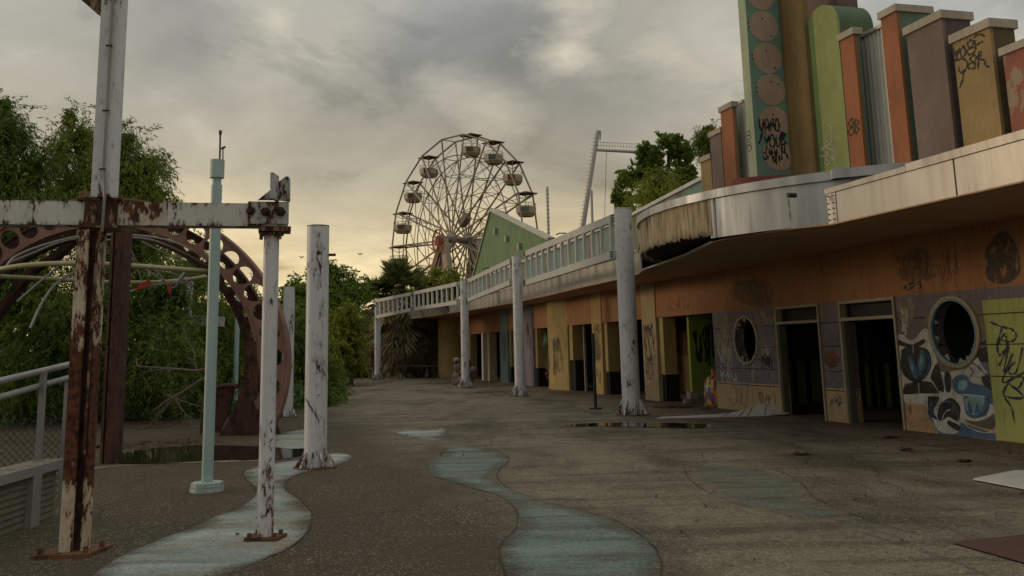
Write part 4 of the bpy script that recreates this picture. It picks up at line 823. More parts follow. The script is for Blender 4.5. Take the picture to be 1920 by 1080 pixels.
t1,g1,r1,z1=colpole((591,877),425,41,'cut_off_column','thick white cut-off steel column, rust streaks down its right side, in the middle ground','column',m_thick,'white columns cut off at the top')
mb=MB(); 
for q,w in (([(-.9,1.45),(-.9,1.0),(-.8,.93)],.03),([(-.75,.95),(-.45,.88),(-.1,.8),(.25,.72),(.5,.62)],.06),([(.2,.93),(.35,1.0),(.55,1.0)],.02)): ribbon(mb,[(a,z) for a,z in q],w,lambda a:(g1[0]+(r1+.003)*math.sin(a[0]),g1[1]-(r1+.003)*math.cos(a[0]),a[1]))
part(mb,'graffiti',g_grey,t1)
mb=MB()
for z0,z1_,w in ((2.05,1.6,.014),(1.35,.9,.022),(2.0,1.95,.05),(1.3,1.2,.05)): ribbon(mb,[(.72,z0),(.71,(z0+z1_)/2),(.73,z1_)],w,lambda a:(g1[0]+(r1+.002)*math.sin(a[0]),g1[1]-(r1+.002)*math.cos(a[0]),a[1]))
part(mb,'rust_streaks',m_rust,t1)
mb=MB(); z=D(615,478,g1[1])[2]; mb.cyl((g1[0]+r1,g1[1],z),(g1[0]+r1+.1,g1[1],z),.02,8); part(mb,'lug',m_rust,t1)
t2,g2,r2,z2=colpole((538,782),538,21,'cut_off_column','slimmer white cut-off column with black vertical lettering, half hidden behind the slim pole','column',m_thick,'white columns cut off at the top')
mb=MB()
for k in range(7):
    z0=2.35-.17*k; ribbon(mb,[(.2,z0),(.5,z0-.02),(.3,z0-.07),(.6,z0-.1),(.35,z0-.13)],.022,lambda a:(g2[0]+(r2+.003)*math.sin(a[0]),g2[1]-(r2+.003)*math.cos(a[0]),a[1]))
part(mb,'graffiti',g_black,t2)
# mint pole
g=G(388,921); t=thing('mint_pole','tall slim pale mint pole with a capped head and two short antennas','pole',g); r=.069
zt=D(410,300,g[1])[2]; zs=D(408,347,g[1])[2]
mb=MB(); mb.cyl(g+np.array([0,0,.1]),(g[0],g[1],zs),.067,24); part(mb,'shaft',m_mint,t)
mb=MB(); mb.tube([(g[0],g[1],zs),(g[0],g[1],zs+.09)],.055,20); mb.cyl((g[0],g[1],zs+.09),(g[0],g[1],zt),.088,24); part(mb,'head',m_mint,t)
mb=MB(); a=D(412,303,g[1]-.05); b=D(413,252,g[1]-.05); mb.cyl(a,b,.012,8); mb.cyl(b,b+np.array([0,0,.05]),.02,8); a2=D(418,303,g[1]); b2=D(418,275,g[1]); mb.cyl(a2,b2,.008,6); mb.cyl(b2-np.array([.02,0,.03]),b2+np.array([.03,0,0]),.014,8); part(mb,'antenna',m_dark,t)
mb=MB()
for z0,rr_ in((0,.20),(.055,.19)):
    mb.prism([g+np.array([rr_*math.cos(a)*1.0,rr_*math.sin(a),z0]) for a in [PI/8+i*PI/4 for i in range(8)]],(0,0,.05))
part(mb,'foot',paint('chipped_mint',(.4,.5,.47),(.25,.3,.28),dirt=.9),t)
# second mint pole behind arch
g=G(440,775); t=thing('mint_pole','distant mint pole seen through the holes of the rusty arch','pole',g); zt=D(442,515,g[1])[2]; mb=MB(); mb.cyl(g,(g[0],g[1],zt),.07,14); part(mb,'shaft',m_mint,t); mb=MB(); mb.tube([(g[0],g[1],zt),(g[0]+.03,g[1],zt+.3)],.02,6); mb.tube([(g[0]-.2,g[1],zt+.27),(g[0]+.22,g[1],zt+.33)],.02,6); part(mb,'antenna',m_dark,t)
# dark rusty post behind gantry: H beam
g=G(207,868); t=thing('rusty_post','dark rusty steel post standing just behind the white gantry post','post',g); zt=D(225,415,g[1])[2]
mb=MB(); w=.125
mb.prism([g+np.array(v) for v in((-w,-.11,0),(-w+.05,-.13,0),(-w+.05,.13,0),(-w,.13,0))],(0,0,zt)); mb.prism([g+np.array(v) for v in((-w+.05,-.01,0),(w-.2,-.01,0),(w-.2,.02,0),(-w+.05,.02,0))],(0,0,zt)); mb.prism([g+np.array(v) for v in((-.04,-.15,0),(w,-.15,0),(w,.13,0),(-.04,.13,0))],(0,0,zt)); part(mb,'shaft',m_rust,t)
# slim black pole near nearest column, with foot
g=G(1117,767); t=thing('black_stanchion','thin black post on a round foot left of the nearest white column','post',g); zt=D(1111,625,g[1])[2]; mb=MB(); mb.cyl(g,(g[0],g[1],zt),.04,12); part(mb,'shaft',m_dark,t); mb=MB(); mb.cyl(g,g+np.array([0,0,.03]),.17,18); part(mb,'foot',m_dark,t)
# ================================================================== RUSTY ARCH
YA=19.6
ar=thing('rusty_arch','huge rusty pierced steel arch standing behind the mint pole','sculpture',G(470,818))
EC=(200,678); AX,AY=337.,305.
def ellp(k,th,Y,sc=1.,dx=0,dy=0):
    x=EC[0]+dx+AX*k*sc*math.cos(th); y=EC[1]+dy-AY*k*sc*math.sin(th); return D(x,y,Y)
def piercedring(Y,sc,k0,k1,ths,hole,name,mat,th_=.10,dx=0,dy=0,label=None,flange=.28):
    mb=MB()
    def mp(u,k,dep): p=ellp(k,u,Y,sc,dx,dy); p=p.copy(); p[1]+=dep; return p
    for i in range(len(ths)-1):
        t0,t1=ths[i],ths[i+1]; tc=(t0+t1)/2; kc=(k0+k1)/2; cu=(t1-t0)/2; cv=(k1-k0)/2
        ru=min(hole[0]/AX/ (1.0),cu*.86); # angular radius
        rv=min(hole[1]/AX,cv*.8)
        NSs=32; angs=sorted(set([2*PI*j/NSs for j in range(NSs)]+[math.atan2(b*cv,a*cu)%(2*PI) for a in(-1,1) for b in(-1,1)]))
        In=[];Ed=[]
        for a in angs:
            c,s=math.cos(a),math.sin(a); k=min(cu/abs(c) if abs(c)>1e-9 else 1e9,cv/abs(s) if abs(s)>1e-9 else 1e9)
            In.append((tc+ru*c,kc+rv*s)); Ed.append((tc+k*c,kc+k*s))
        n=len(angs); V=[mp(u,k,0) for u,k in In]+[mp(u,k,0) for u,k in Ed]+[mp(u,k,th_) for u,k in In]+[mp(u,k,th_) for u,k in Ed]
        fs=[]
        for a in range(n):
            b=(a+1)%n; fs+=[(a,b,n+b,n+a),(2*n+b,2*n+a,3*n+a,3*n+b),(b,a,2*n+a,2*n+b)]
        mb.add(V,fs)
    # flanges
    fine=[ths[0]+(ths[-1]-ths[0])*j/90 for j in range(91)]
    for k in (k0,k1):
        for a,b in zip(fine[:-1],fine[1:]):
            e=.012*(1 if k==k1 else -1)
            P=[mp(a,k,-.04),mp(b,k,-.04),mp(b,k,flange),mp(a,k,flange)]; Q=[mp(a,k+e,-.04),mp(b,k+e,-.04),mp(b,k+e,flange),mp(a,k+e,flange)]
            mb.add(P+Q,[(0,1,2,3),(7,6,5,4),(0,4,5,1),(3,2,6,7)],False)
    return part(mb,name,mat,ar,label)
ths=[-.50]
for st in [.22,.22,.18,.15,.14,.135,.132,.132,.132,.132]: ths.append(ths[-1]+st)
while ths[-1]<PI+.35: ths.append(ths[-1]+.132)
piercedring(YA,1.,.845,1.0,ths,(20,20),'front_ring',m_rustpink,.05)
ths2=[-.45+.0*0]
while ths2[-1]<PI+.2: ths2.append(ths2[-1]+(.125 if ths2[-1]>.2 else .19))
piercedring(YA+1.2,.93,.84,.985,ths2,(14,14),'rear_ring',m_rust,.05,flange=.2)
# base plate with ears
mb=MB(); mb.prism([D(x,y,YA-.05) for x,y in [(404,826),(420,800),(440,768),(452,735),(468,740),(480,768),(500,793),(520,797),(526,812),(516,828)]],(0,.06,0)); 
mb.prism([D(x,y,YA-.05) for x,y in [(452,735),(460,690),(462,640),(480,640),(484,690),(490,720),(478,750),(468,742)]],(0,.06,0)); part(mb,'base_plate',m_rust,ar)
mb=MB(); q=smooth([D(x,y,YA+.3) for x,y in [(378,812),(383,760),(392,735),(420,724),(446,724)]],5); mb.tube(q,.05,8); part(mb,'base_loop',m_rust,ar)
mb=MB(); mb.prism([D(x,y,YA+.9) for x,y in [(380,815),(388,745),(412,728),(440,728),(430,770),(410,815)]],(0,.06,0)); part(mb,'rear_base',m_rust,ar)
mb=MB()
for a,b in zip([(150,440),(110,478),(65,505),(30,545),(0,585),(-30,640)][:-1],[(150,440),(110,478),(65,505),(30,545),(0,585),(-30,640)][1:]): mb.bar(D(*a,YA+2.2),D(*b,YA+2.2),.3,.14)
part(mb,'lower_rib',m_rust,ar)
# ================================================================== COLLAPSED HOOP
hc=D(201,514,20.); Rh=2.2
hp=thing('collapsed_canopy_hoop','cream pipe hoop with bent grey ribs hanging inside the rusty arch','canopy frame',(hc[0],hc[1],0))
mb=MB(); mb.tube([hc+np.array([Rh*math.cos(a),Rh*math.sin(a),.03*math.sin(3*a)]) for a in [2*PI*i/48 for i in range(49)]],.05,10,False); part(mb,'hoop',m_cream_pipe,hp)
def rod(pts,Y,r=.022,name='rib',mat=m_grey_pipe):
    q=smooth([D(x,y,Y+.15*i) for i,(x,y) in enumerate(pts)],5); mb=MB(); mb.tube(q,r,6); part(mb,name,mat,hp)
rod([(12,498),(30,480),(80,460),(148,443),(205,440),(275,443),(330,455),(385,482)],18.6); rod([(18,492),(60,475),(110,455),(150,447),(200,450),(262,446),(320,462),(395,500)],18.8); rod([(32,565),(80,524),(146,472),(190,450)],18.5); rod([(57,615),(75,575),(100,537),(130,515),(165,500)],18.5,.026)
rod([(265,452),(300,470),(345,490)],19.5,.015); rod([(243,458),(253,485),(262,495),(280,510),(320,535)],19.4,.015); rod([(240,470),(256,500),(271,538)],19.4,.012); rod([(281,500),(300,515),(322,540),(345,520),(380,505)],19.4,.018); rod([(240,548),(275,537),(312,532),(360,530)],19.6,.022); rod([(281,505),(330,515),(362,537)],19.5,.015); rod([(330,530),(347,510)],19.2,.03)
mb=MB(); c=D(281,500,19.2); mb.sphere(c,.07,10,6); mb.cyl(c,c+np.array([0,0,-.2]),.02,6); part(mb,'clamp',m_grey_pipe,hp)
mb=MB(); mb.prism([D(x,y,19.5) for x,y in[(252,545),(262,532),(280,524),(286,532),(270,540)]],(0,.03,0)); mb.prism([D(x,y,19.5) for x,y in[(314,532),(321,533),(320,552),(315,548)]],(0,.03,0)); part(mb,'red_rag',m_red,hp)
# white frame lost in the trees
g=G(352,760); 
w1=thing('overgrown_frame','white flaking steel cross frame swallowed by willows behind the arch','steel frame',(D(352,700,27)[0],27,0)); mb=MB(); mb.bar(D(345,720,27),D(356,520,27),.2,.15); part(mb,'post',m_stwhite,w1); mb=MB(); mb.bar(D(280,598,26.9),D(420,603,26.9),.12,.28); part(mb,'crossbeam',m_stwhite,w1)
# ================================================================== RAILING, CHAIN LINK, BENCH
rl=thing('ramp_railing','grey double pipe handrail at the left edge beside the rusty post','railing',(-5.3,11,0))
A1,B1=D(-60,729,8.9),D(140,681,11.2); A2,B2=D(-60,762,8.9),D(140,705,11.2)
mb=MB(); mb.cyl(A1,B1,.035,12); part(mb,'handrail',m_grey_pipe,rl); mb=MB(); mb.cyl(A2,B2,.033,12); part(mb,'handrail',m_grey_pipe,rl)
for x,y0,y1,Y,w in((82,697,892,10.3,.055),(126,705,900,11,.035)):
    a=D(x,y0,Y); b=D(x-9,y1,Y); b[2]=0; b[0]=a[0]; mb=MB(); mb.bar(b,a,w,w); part(mb,'post',m_grey_pipe,rl)
cl=thing('chain_link_fence','low sagging chain link mesh between handrail and willows','fence',(-5.6,10.6,0)); mb=MB()
def cpt(u,v): # u along 0..1, v height 0..1
    a=np.array([-6.6,9.0,0]);b=np.array([-5.05,11.25,0]); p=a+(b-a)*u; p[2]=v*.95; return p
nu=34
for k in range(-12,nu):
    for sg in(1,-1):
        u0,u1=(k/nu,(k+12)/nu) if sg==1 else ((k+12)/nu,k/nu)
        pts=[]
        for j in range(13):
            u=u0+(u1-u0)*j/12; v=j/12
            if 0<=u<=1: pts.append(cpt(u,v)+np.array([0,0,0.01*math.sin(u*20)]))
        if len(pts)>1: mb.tube(pts,.0035,4,False)
part(mb,'wire_mesh',m_dark,cl)
bn=thing('slatted_planter_bench','low ribbed metal planter with a worn board seat on top, bottom left','bench',(-4.8,9.3,0))
fx=-4.72
zt=.50
mb=MB(); mb.prism([np.array(v) for v in((fx+.1,7.6,zt),(fx+.0,10.35,zt),(fx-.34,10.35,zt),(fx-.26,7.6,zt))],(0,0,.06)); part(mb,'seat_board',paint('worn_board',(.20,.185,.15),(.11,.09,.06),rust=.06,dirt=.9,rc=(.06,.05,.035),rc2=(.1,.07,.03)),bn)
mb=MB(); mb.prism([np.array(v) for v in((fx+.115,7.6,zt-.02),(fx+.015,10.37,zt-.02),(fx+.0,10.37,zt-.02),(fx+.1,7.6,zt-.02))],(0,0,.09)); part(mb,'edge_trim',m_grey_pipe,bn)
m_sid=paint('grey_green_siding',(.18,.18,.13),(.11,.115,.08),dirt=.9)
for k in range(8):
    z=.02+k*.06; mb=MB(); mb.prism([np.array(v) for v in((fx+.03,7.6,z),(fx-.03,10.2,z),(fx-.06,10.2,z),(fx+.0,7.6,z))],(0,0,.035)); mb.prism([np.array(v) for v in((fx+.012,7.6,z+.035),(fx-.045,10.2,z+.035),(fx-.06,10.2,z+.035),(fx-.02,7.6,z+.035))],(0,0,.0245)); part(mb,'siding_board',m_sid,bn)
mb=MB(); mb.box((fx-.06,9.55,0),(fx+.045,9.72,zt-.001)); part(mb,'support_post',m_grey_pipe,bn)
# ================================================================== DEBRIS
def rec(mb,name,mat,label,cat,group=None): return props(recenter(mb.build(name,mat)),label,cat,group)
sh=MB(); P=[G(x,y) for x,y in[(1230,786),(1345,775),(1395,757),(1483,775),(1455,784),(1330,786)]]; zs=[.03,.04,.30,.06,.02,.015]
V=[np.array([p[0],p[1],z]) for p,z in zip(P,zs)]; V[2]=D(1440,752,V[2][1]-.6); 
nU=16; top=[]; bot=[]
for i in range(nU+1):
    u=i/nU; a=G(1230+250*u,786-6*u); lift=max(0,(u-.45)/.55)**1.8*.36; 
    f_=a.copy(); f_[2]=.02+ (0 if u<.8 else .04*(u-.8)*5); b=a+np.array([.15,1.05*(.25+.75*u),0]); b[2]=.03+lift*(1 if u<.92 else .55); top.append(f_);bot.append(b)
sh.add(top+bot,[(i,i+1,nU+2+i,nU+1+i) for i in range(nU)],True); sh.add([p-np.array([0,0,.012]) for p in top+bot],[(nU+1+i,nU+2+i,i+1,i) for i in range(nU)],True)
sh.add([q for i in range(nU+1) for q in(top[i],top[i]-np.array([0,0,.012]))],[(2*i,2*i+1,2*i+3,2*i+2) for i in range(nU)])
pan=rec(sh,'fallen_panel',m_stwhite,'long curled white panel lying before the round window wall','panel')
org=ORG[pan.name]
mb=MB()
for k in range(5):
    u=.55+.09*k; i=int(u*nU); a=top[i]+np.array([0,0,.006]);b=bot[min(i+1,nU)]+np.array([0,0,.006]); mb.bar(a,b,.008,.006)
o=mb.build('crease',m_rust,None); o.parent=pan; 
me=o.data
for v in me.vertices: v.co-=Vector(org)
mb=MB(); q=[(1825,902),(1905,891),(1990,893),(1990,935),(1925,921)]; pts=[G(x,y) for x,y in q]; mb.prism([p+np.array([0,0,.015+(.03 if i in(1,2) else 0)]) for i,p in enumerate(pts)],(0,0,.015)); rec(mb,'fallen_panel',m_stwhite,'flat white sheet lying by the right edge of the photo','panel')
def leafpile(x,y,wx,label,seed,n=60,h=.03):
    g=G(x,y); mb=MB(); r=random.Random(seed)
    for k in range(n):
        a=r.uniform(0,2*PI); rad=wx*math.sqrt(r.random()); c=g+np.array([math.cos(a)*rad,math.sin(a)*rad*.7,r.uniform(.012,h)]); a2=r.uniform(0,PI); l=r.uniform(.03,.09); d=np.array([math.cos(a2),math.sin(a2),r.uniform(-.2,.3)])*l; e=np.array([-d[1],d[0],0])*.5
        mb.add([c-d,c+e,c+d,c-e],[(0,1,2,3)])
    return mb
m_litter=plain('dead_leaves',(.05,.022,.012),.95)
for i,(x,y,w,l,n) in enumerate([(1268,764,.55,'reddish leaf pile by the grey stone chunk',140),(1205,748,.35,'small leaf scatter between tan pillar and nearest column',60),(1503,853,.1,'dark scrap of litter on the open paving',25),(1670,822,.09,'litter scrap before the mural wall',25),(1700,845,.12,'litter scrap nearer than the mural wall',20),(1806,866,.08,'litter scrap before the lime panel',20),(1325,768,.1,'litter scrap at the foot of the purple wall',18),(925,736,.8,'dark leaves strewn before the lavender pillar',120),(1050,738,.5,'dark leaves at the foot of the broad yellow pillar',80),(290,833,1.2,'leaf and twig line on the far side of the dark puddle',200),(240,800,1.6,'leaf debris strewn behind the rusty post',220)]):
    mb=leafpile(x,y,w,l,i,n); props(recenter(mb.build('leaf_litter',m_litter)),l,'leaf litter',kind='stuff')
r_=np.random.RandomState(9); C_=[]
for k in range(1500):
    if k<900: s_=r_.uniform(-4,45); n_=abs(r_.normal())*1.3+.15; C_.append(L(s_,n_,.015))
    else: C_.append(np.array([r_.uniform(-9,7),r_.uniform(7,40),.015]))
mb=MB()
for c_ in C_:
    a2=r_.uniform(0,PI); l=r_.uniform(.012,.045); d=np.array([math.cos(a2),math.sin(a2),r_.uniform(-.1,.25)])*l; e=np.array([-d[1],d[0],0])*r_.uniform(.25,.6); mb.add([c_-d,c_+e,c_+d+np.array([0,0,.008]),c_-e],[(0,1,2,3)])
props(mb.build('leaf_litter',m_litter),'dry leaves scattered thinly over the whole plaza','leaf litter',kind='stuff')
def chunk(g,sx_,sy_,sz,seed,mat,label,cat='rubble',name='concrete_chunk'):
    r=random.Random(seed); mb=MB(); pts=[]
    base=[(-1,-1),(0,-1.15),(1,-.9),(1.1,0),(.9,1),(0,1.1),(-1,.95),(-1.1,0)]
    lo=[g+np.array([a*sx_*r.uniform(.85,1.1),b*sy_*r.uniform(.85,1.1),0]) for a,b in base]; hi=[p+np.array([r.uniform(-.1,.1)*sx_,r.uniform(-.1,.1)*sy_,sz*r.uniform(.75,1.1)]) for p in lo]
    n=8; mb.add(lo+hi,[tuple(range(n))[::-1],tuple(range(n,2*n))]+[(i,(i+1)%n,(i+1)%n+n,i+n) for i in range(n)]); return rec(mb,name,mat,label,cat)
m_stone=plain('grey_rubble',(.2,.18,.15),.9)
chunk(G(1291,757),.12,.1,.14,1,m_stone,'dark stub of debris on the leaf pile'); chunk(L(12.25,-.55,0),.25,.4,.32,2,m_stone,'pale grey block inside the bay beside the lime partition','block'); chunk(L(11.6,-1.2,0),.12,.2,.2,22,m_stone,'small stone deeper in the bay beside the lime partition'); chunk(G(955,722),.5,.4,.09,23,m_stone,'low pale slab lying before the pale teal pillar','slab')
# colourful bin
g=L(10.55,-.3,0); bi=thing('painted_drum_bin','squat round bin painted with bright multicoloured swirls, at the corner of the purple wall','bin',g)
t_=NT('multicolour_swirls'); vc=t_.voro(13,'Color',t_.mapv((1,1,.7)),rnd=1); sp=t_.n.new('ShaderNodeSeparateColor'); t_.l.new(vc,sp.inputs[0])
cc=t_.ramp(sp.outputs[0],[(0,(.3,.02,.02)),(.18,(.55,.2,.02)),(.34,(.45,.38,.03)),(.5,(.03,.2,.1)),(.64,(.05,.1,.35)),(.8,(.25,.04,.25)),(.92,(.4,.4,.35))],'CONSTANT'); m_swirl=t_.out(cc,.5)
mb=MB(); mb.tube([g+np.array([0,0,z]) for z in(0,.06,.3,.6,.72,.76)],[.29,.31,.33,.31,.24,.2],24); part(mb,'barrel',m_swirl,bi); mb=MB(); mb.cyl(g+np.array([0,0,.02]),g+np.array([0,0,.07]),.34,24); part(mb,'base_ring',m_orange,bi)
mb=MB(); mb.box(g+np.array([-.1,-.08,.762]),g+np.array([.1,.08,.93])); part(mb,'lid_block',plain('pink_block',(.4,.15,.12)),bi)
# overturned cart and yellow letter-like frame in the dark bay
g=L(20.9,-1.4,0); ct=thing('overturned_cart','pale plastic cart lying on its side in the dark bay','cart',g); mb=MB(); mb.prism([g+np.array(v) for v in((-.45,0,.15),(.45,.1,.12),(.42,.5,.12),(-.42,.45,.15))],(.0,0,.5)); part(mb,'body',plain('pale_teal_plastic',(.22,.25,.22)),ct)
mb=MB(); mb.tube([g+np.array([-.25+.17*math.cos(a),-.06,.17+.17*math.sin(a)]) for a in [2*PI*i/20 for i in range(21)]],.035,8,False); part(mb,'wheel',m_grey_pipe,ct)
g=L(19.95,-.9,0); yf=thing('yellow_arch_prop','small yellow horseshoe shaped prop standing in the dark bay','prop',g); mb=MB(); mb.tube(smooth([g+np.array(v) for v in((-.2,0,0),(-.22,0,.45),(-.1,.05,.68),(.1,.05,.68),(.22,.1,.45),(.2,.1,0))],5),.085,10); part(mb,'horseshoe',plain('chipped_yellow',(.4,.33,.13)),yf)
# white sculpted heap behind second column
g=G(868,722); st=thing('white_sculpted_figure','pale lumpy sculpted bust resting on the paving behind the second farthest column','statue',g)
mb=MB(); r=random.Random(5)
for k in range(26): mb.sphere(g+np.array([r.uniform(-.3,.5),r.uniform(-.2,.2),.2+r.uniform(0,.95)]),(r.uniform(.10,.2),r.uniform(.1,.2),r.uniform(.12,.24)),10,7)
mb.sphere(g+np.array([-.1,0,.2]),(.42,.35,.3),12,8); part(mb,'body',paint('chalky_white',(.26,.23,.19),(.12,.085,.06),dirt=.9,scale=2),st)
mb=MB(); 
for a in (-.28,.02,.3): mb.sphere(g+np.array([a,-.32,1.0]),(.07,.05,.1),8,6)
part(mb,'hollow',m_dark,st)
# ================================================================== FERRIS WHEEL
hubF=D(848,449,110.); 
az=math.radians(-3.4); vdir=np.array([math.sin(az),math.cos(az),0]); rgt=np.array([math.cos(az),-math.sin(az),0])
phi=math.radians(52); W=rgt*math.cos(phi)-vdir*math.sin(phi); AXD=rgt*math.sin(phi)+vdir*math.cos(phi)
RW=12.35; GAP=2.1
fwv=thing('ferris_wheel','tall rusting ferris wheel with empty cream gondolas behind the arcade','ferris wheel',(hubF[0],hubF[1],0))
m_fw=paint('rusty_grey_steel',(.27,.235,.19),(.17,.12,.085),dirt=.6,scale=.3); m_fw2=paint('pale_rusty_steel',(.38,.33,.27),(.24,.17,.12),dirt=.5,scale=.3)
m_redleg=paint('faded_red_leg',(.2,.07,.05),(.12,.05,.035),dirt=.6,scale=.4); m_cab=paint('cream_gondola',(.42,.36,.25),(.24,.19,.12),dirt=.7,scale=.6); m_cab2=paint('blue_gondola_panel',(.10,.14,.18),(.05,.06,.07),dirt=.6); m_roofc=plain('drab_gondola_roof',(.11,.095,.065),.8)
def wp(an,r,side,hub=None): 
    # side 0 near rim, 1 far rim
    return hubF+W*r*math.cos(an)+np.array([0,0,1])*r*math.sin(an)+AXD*GAP*side
angs=[math.radians(98.5+20*k) for k in range(18)]
for sd in(0,1):
    mb=MB()
    for a,b in zip(angs,angs[1:]+angs[:1]): mb.tube([wp(a,RW,sd),wp(b,RW,sd)],.105,6)
    part(mb,'rim',m_fw,fwv)
    mb=MB(); 
    for a,b in zip(angs,angs[1:]+angs[:1]):
        mb.tube([wp(a+(b-a if b>a else b+2*PI-a)*j/4,RW*.8,sd) for j in range(5)],.07,6)
    part(mb,'inner_ring',m_fw,fwv)
for k,a in enumerate(angs):
    for sd in(0,1):
        # spokes converge onto spread hub flanges
        sp=-1.3 if sd==0 else GAP+1.0
        h=hubF+AXD*(0 if sd==0 else GAP)*1.0; h=hubF+AXD*(-.15 if sd==0 else GAP+.15)
        o1=W*math.cos(a)*.5+np.array([0,0,1])*math.sin(a)*.5
        mb=MB(); mb.tube([h+o1,wp(a,RW,sd)],.105,6); part(mb,'spoke',m_fw2 if (k+sd)%3 else m_fw,fwv)
mb=MB()
for a,b in zip(angs,angs[1:]+angs[:1]):
    for r1_,r2_ in ((.8,.62),(.62,.44),(.44,.28)):
        for sd in(0,1):
            mb.tube([wp(a,RW*r1_,sd),wp(b,RW*r2_,sd)],.05,4,False)
            mb.tube([wp(a,RW*r2_,sd),wp(b,RW*r2_,sd)],.045,4,False)
    mb.tube([wp(a,RW*.8,0),wp(a,RW*.8,1)],.05,4,False); mb.tube([wp(a,RW,0),wp(a,RW,1)],.06,4,False); mb.tube([wp(a,RW*.8,0),wp(a,RW*.62,1)],.03,4,False); mb.tube([wp(a,RW*.8,1),wp(a,RW*.62,0)],.03,4,False); mb.tube([wp(a,RW*.62,0),wp(a,RW*.62,1)],.035,4,False); mb.tube([wp(a,RW*.8,0),wp(a,RW*.97,1)],.03,4,False)
part(mb,'cross_bracing',m_fw,fwv)
mb=MB(); mb.cyl(hubF-AXD*2.0,hubF+AXD*(GAP+2.2),.38,16); mb.cyl(hubF-AXD*.3,hubF-AXD*.0,.85,20); mb.cyl(hubF+AXD*GAP,hubF+AXD*(GAP+.3),.85,20); mb.cyl(hubF+AXD*(GAP+.3),hubF+AXD*(GAP+1.1),.6,14); part(mb,'axle',m_fw,fwv)
mb=MB(); c=hubF+AXD*(GAP*.9)+np.array([0,0,1.9]); mb.bar(c-W*.6,c+W*.6+np.array([0,0,1.0]),.8,.9); part(mb,'drive_box',m_fw,fwv)
for o_,lab in((-2.05,'orange spoked hub wheel with red centre'),(GAP+2.25,'orange spoked hub wheel on the far side')):
    c=hubF+AXD*o_+np.array([0,0,-.35]); mb=MB(); R_=1.05
    mb.tube([c+W*R_*math.cos(a)+np.array([0,0,1.3*R_*math.sin(a)]) for a in [2*PI*i/28 for i in range(29)]],.10,6,False)
    mb.tube([c+W*.5*math.cos(a)+np.array([0,0,.65*math.sin(a)]) for a in [2*PI*i/20 for i in range(21)]],.06,6,False)
    for i in range(10):
        a=2*PI*i/10; mb.tube([c,c+W*R_*math.cos(a)+np.array([0,0,1.3*R_*math.sin(a)])],.05,4)
    hw=part(mb,'hub_wheel',m_orange,fwv,lab); mb=MB(); mb.cyl(c-AXD*.12,c+AXD*.1,.38,14); part(mb,'hub_boss',m_red,hw)
for o_ in(-1.3,GAP+1.3):
    for sg,mt in((-1,m_redleg),(1,m_fw2)):
        a=hubF+AXD*o_; b=a+W*sg*5.2+AXD*(-1.2 if o_<0 else 1.2); b[2]=0
        mb=MB(); mb.bar(a,b,.75,.75,W); lg=part(mb,'leg',mt,fwv)
        a2=a+AXD*.05; b2=b+W*(-sg)*2.6; mb=MB(); mb.bar(a2,b2,.5,.5,W); part(mb,'leg',m_redleg if sg==1 else m_fw,fwv)
    a=hubF+AXD*o_-np.array([0,0,4.5]); mb=MB(); mb.bar(a-W*1.9,a+W*1.9,.2,.25); part(mb,'leg_tie',m_redleg,fwv)
for k,a in enumerate(angs):
    if k==0: continue
    c=(wp(a,RW,0)+wp(a,RW,1))/2; sw=random.Random(k).uniform(-.1,.1)
    gd=MB(); 
    # roof: canted flat canopy, diamond in plan
    rf=[c+W*i*1.05+AXD*j*.98+np.array([0,0,-.02]) for i,j in((-1,-.9),(1,-.9),(1,.9),(-1,.9))]; apex=c+np.array([0,0,.28])
    low=[p-np.array([0,0,.06]) for p in rf]; rm=MB(); rm.add(rf+[apex]+low,[(0,1,4),(1,2,4),(2,3,4),(3,0,4),(1,0,5,6),(2,1,6,7),(3,2,7,8),(0,3,8,5),(5,8,7,6)])
    # tub: octagonal bowl hanging below
    z0=c-np.array([0,0,2.55]); ring=lambda rr_,z:[z0+AXD*rr_*1.05*math.cos(q)+W*rr_*.9*math.sin(q)+np.array([0,0,z]) for q in [PI/8+2*PI*i/8 for i in range(8)]]
    L0,L1,L2=ring(.8,0),ring(1.1,.35),ring(1.14,1.05); V=L0+L1+L2; fs=[tuple(range(7,-1,-1))]
    for j in range(2):
        for i in range(8): i2=(i+1)%8; fs.append((j*8+i,j*8+i2,(j+1)*8+i2,(j+1)*8+i))
    inn=[p-np.array([0,0,.25]) for p in ring(1.0,1.05)]; fs+=[(16+i,16+(i+1)%8,24+(i+1)%8,24+i) for i in range(8)]+[tuple(range(24,32))]
    tb=MB(); tb.add(V+inn,fs); tub=part(tb,'gondola',m_cab,fwv)
    part(rm,'gondola_roof',m_roofc,tub)
    hm=MB(); cn=c-np.array([0,0,.75]); hm.tube([rf[0],cn],.035,4); hm.tube([rf[2],cn],.035,4); hm.tube([rf[1],cn],.035,4); hm.tube([rf[3],cn],.035,4); hm.tube([cn,z0+np.array([0,0,.1])],.05,6)
    R3=ring(1.14,1.4)
    for i in range(8): hm.tube([L2[i],R3[i]],.025,4,False); hm.tube([R3[i],R3[(i+1)%8]],.03,4,False)
    part(hm,'hanger',m_cab,tub)
    sm_=MB()
    for i in (0,2,4,6):
        i2=(i+1)%8; o_=np.array([0,0,.08]); ctr_=(L1[i]+L1[i2]+L2[i]+L2[i2])/4-z0; nn=np.array([ctr_[0],ctr_[1],0]); nn/=np.linalg.norm(nn); sm_.add([L1[i]+nn*.02+o_,L1[i2]+nn*.02+o_,L2[i2]+nn*.02-o_,L2[i]+nn*.02-o_],[(0,1,2,3)])
    part(sm_,'gondola_panel',[m_cab2,m_roofc,m_cab2,m_redleg][k%4] if k in(15,16,17,14,3,8) else m_roofc,tub)
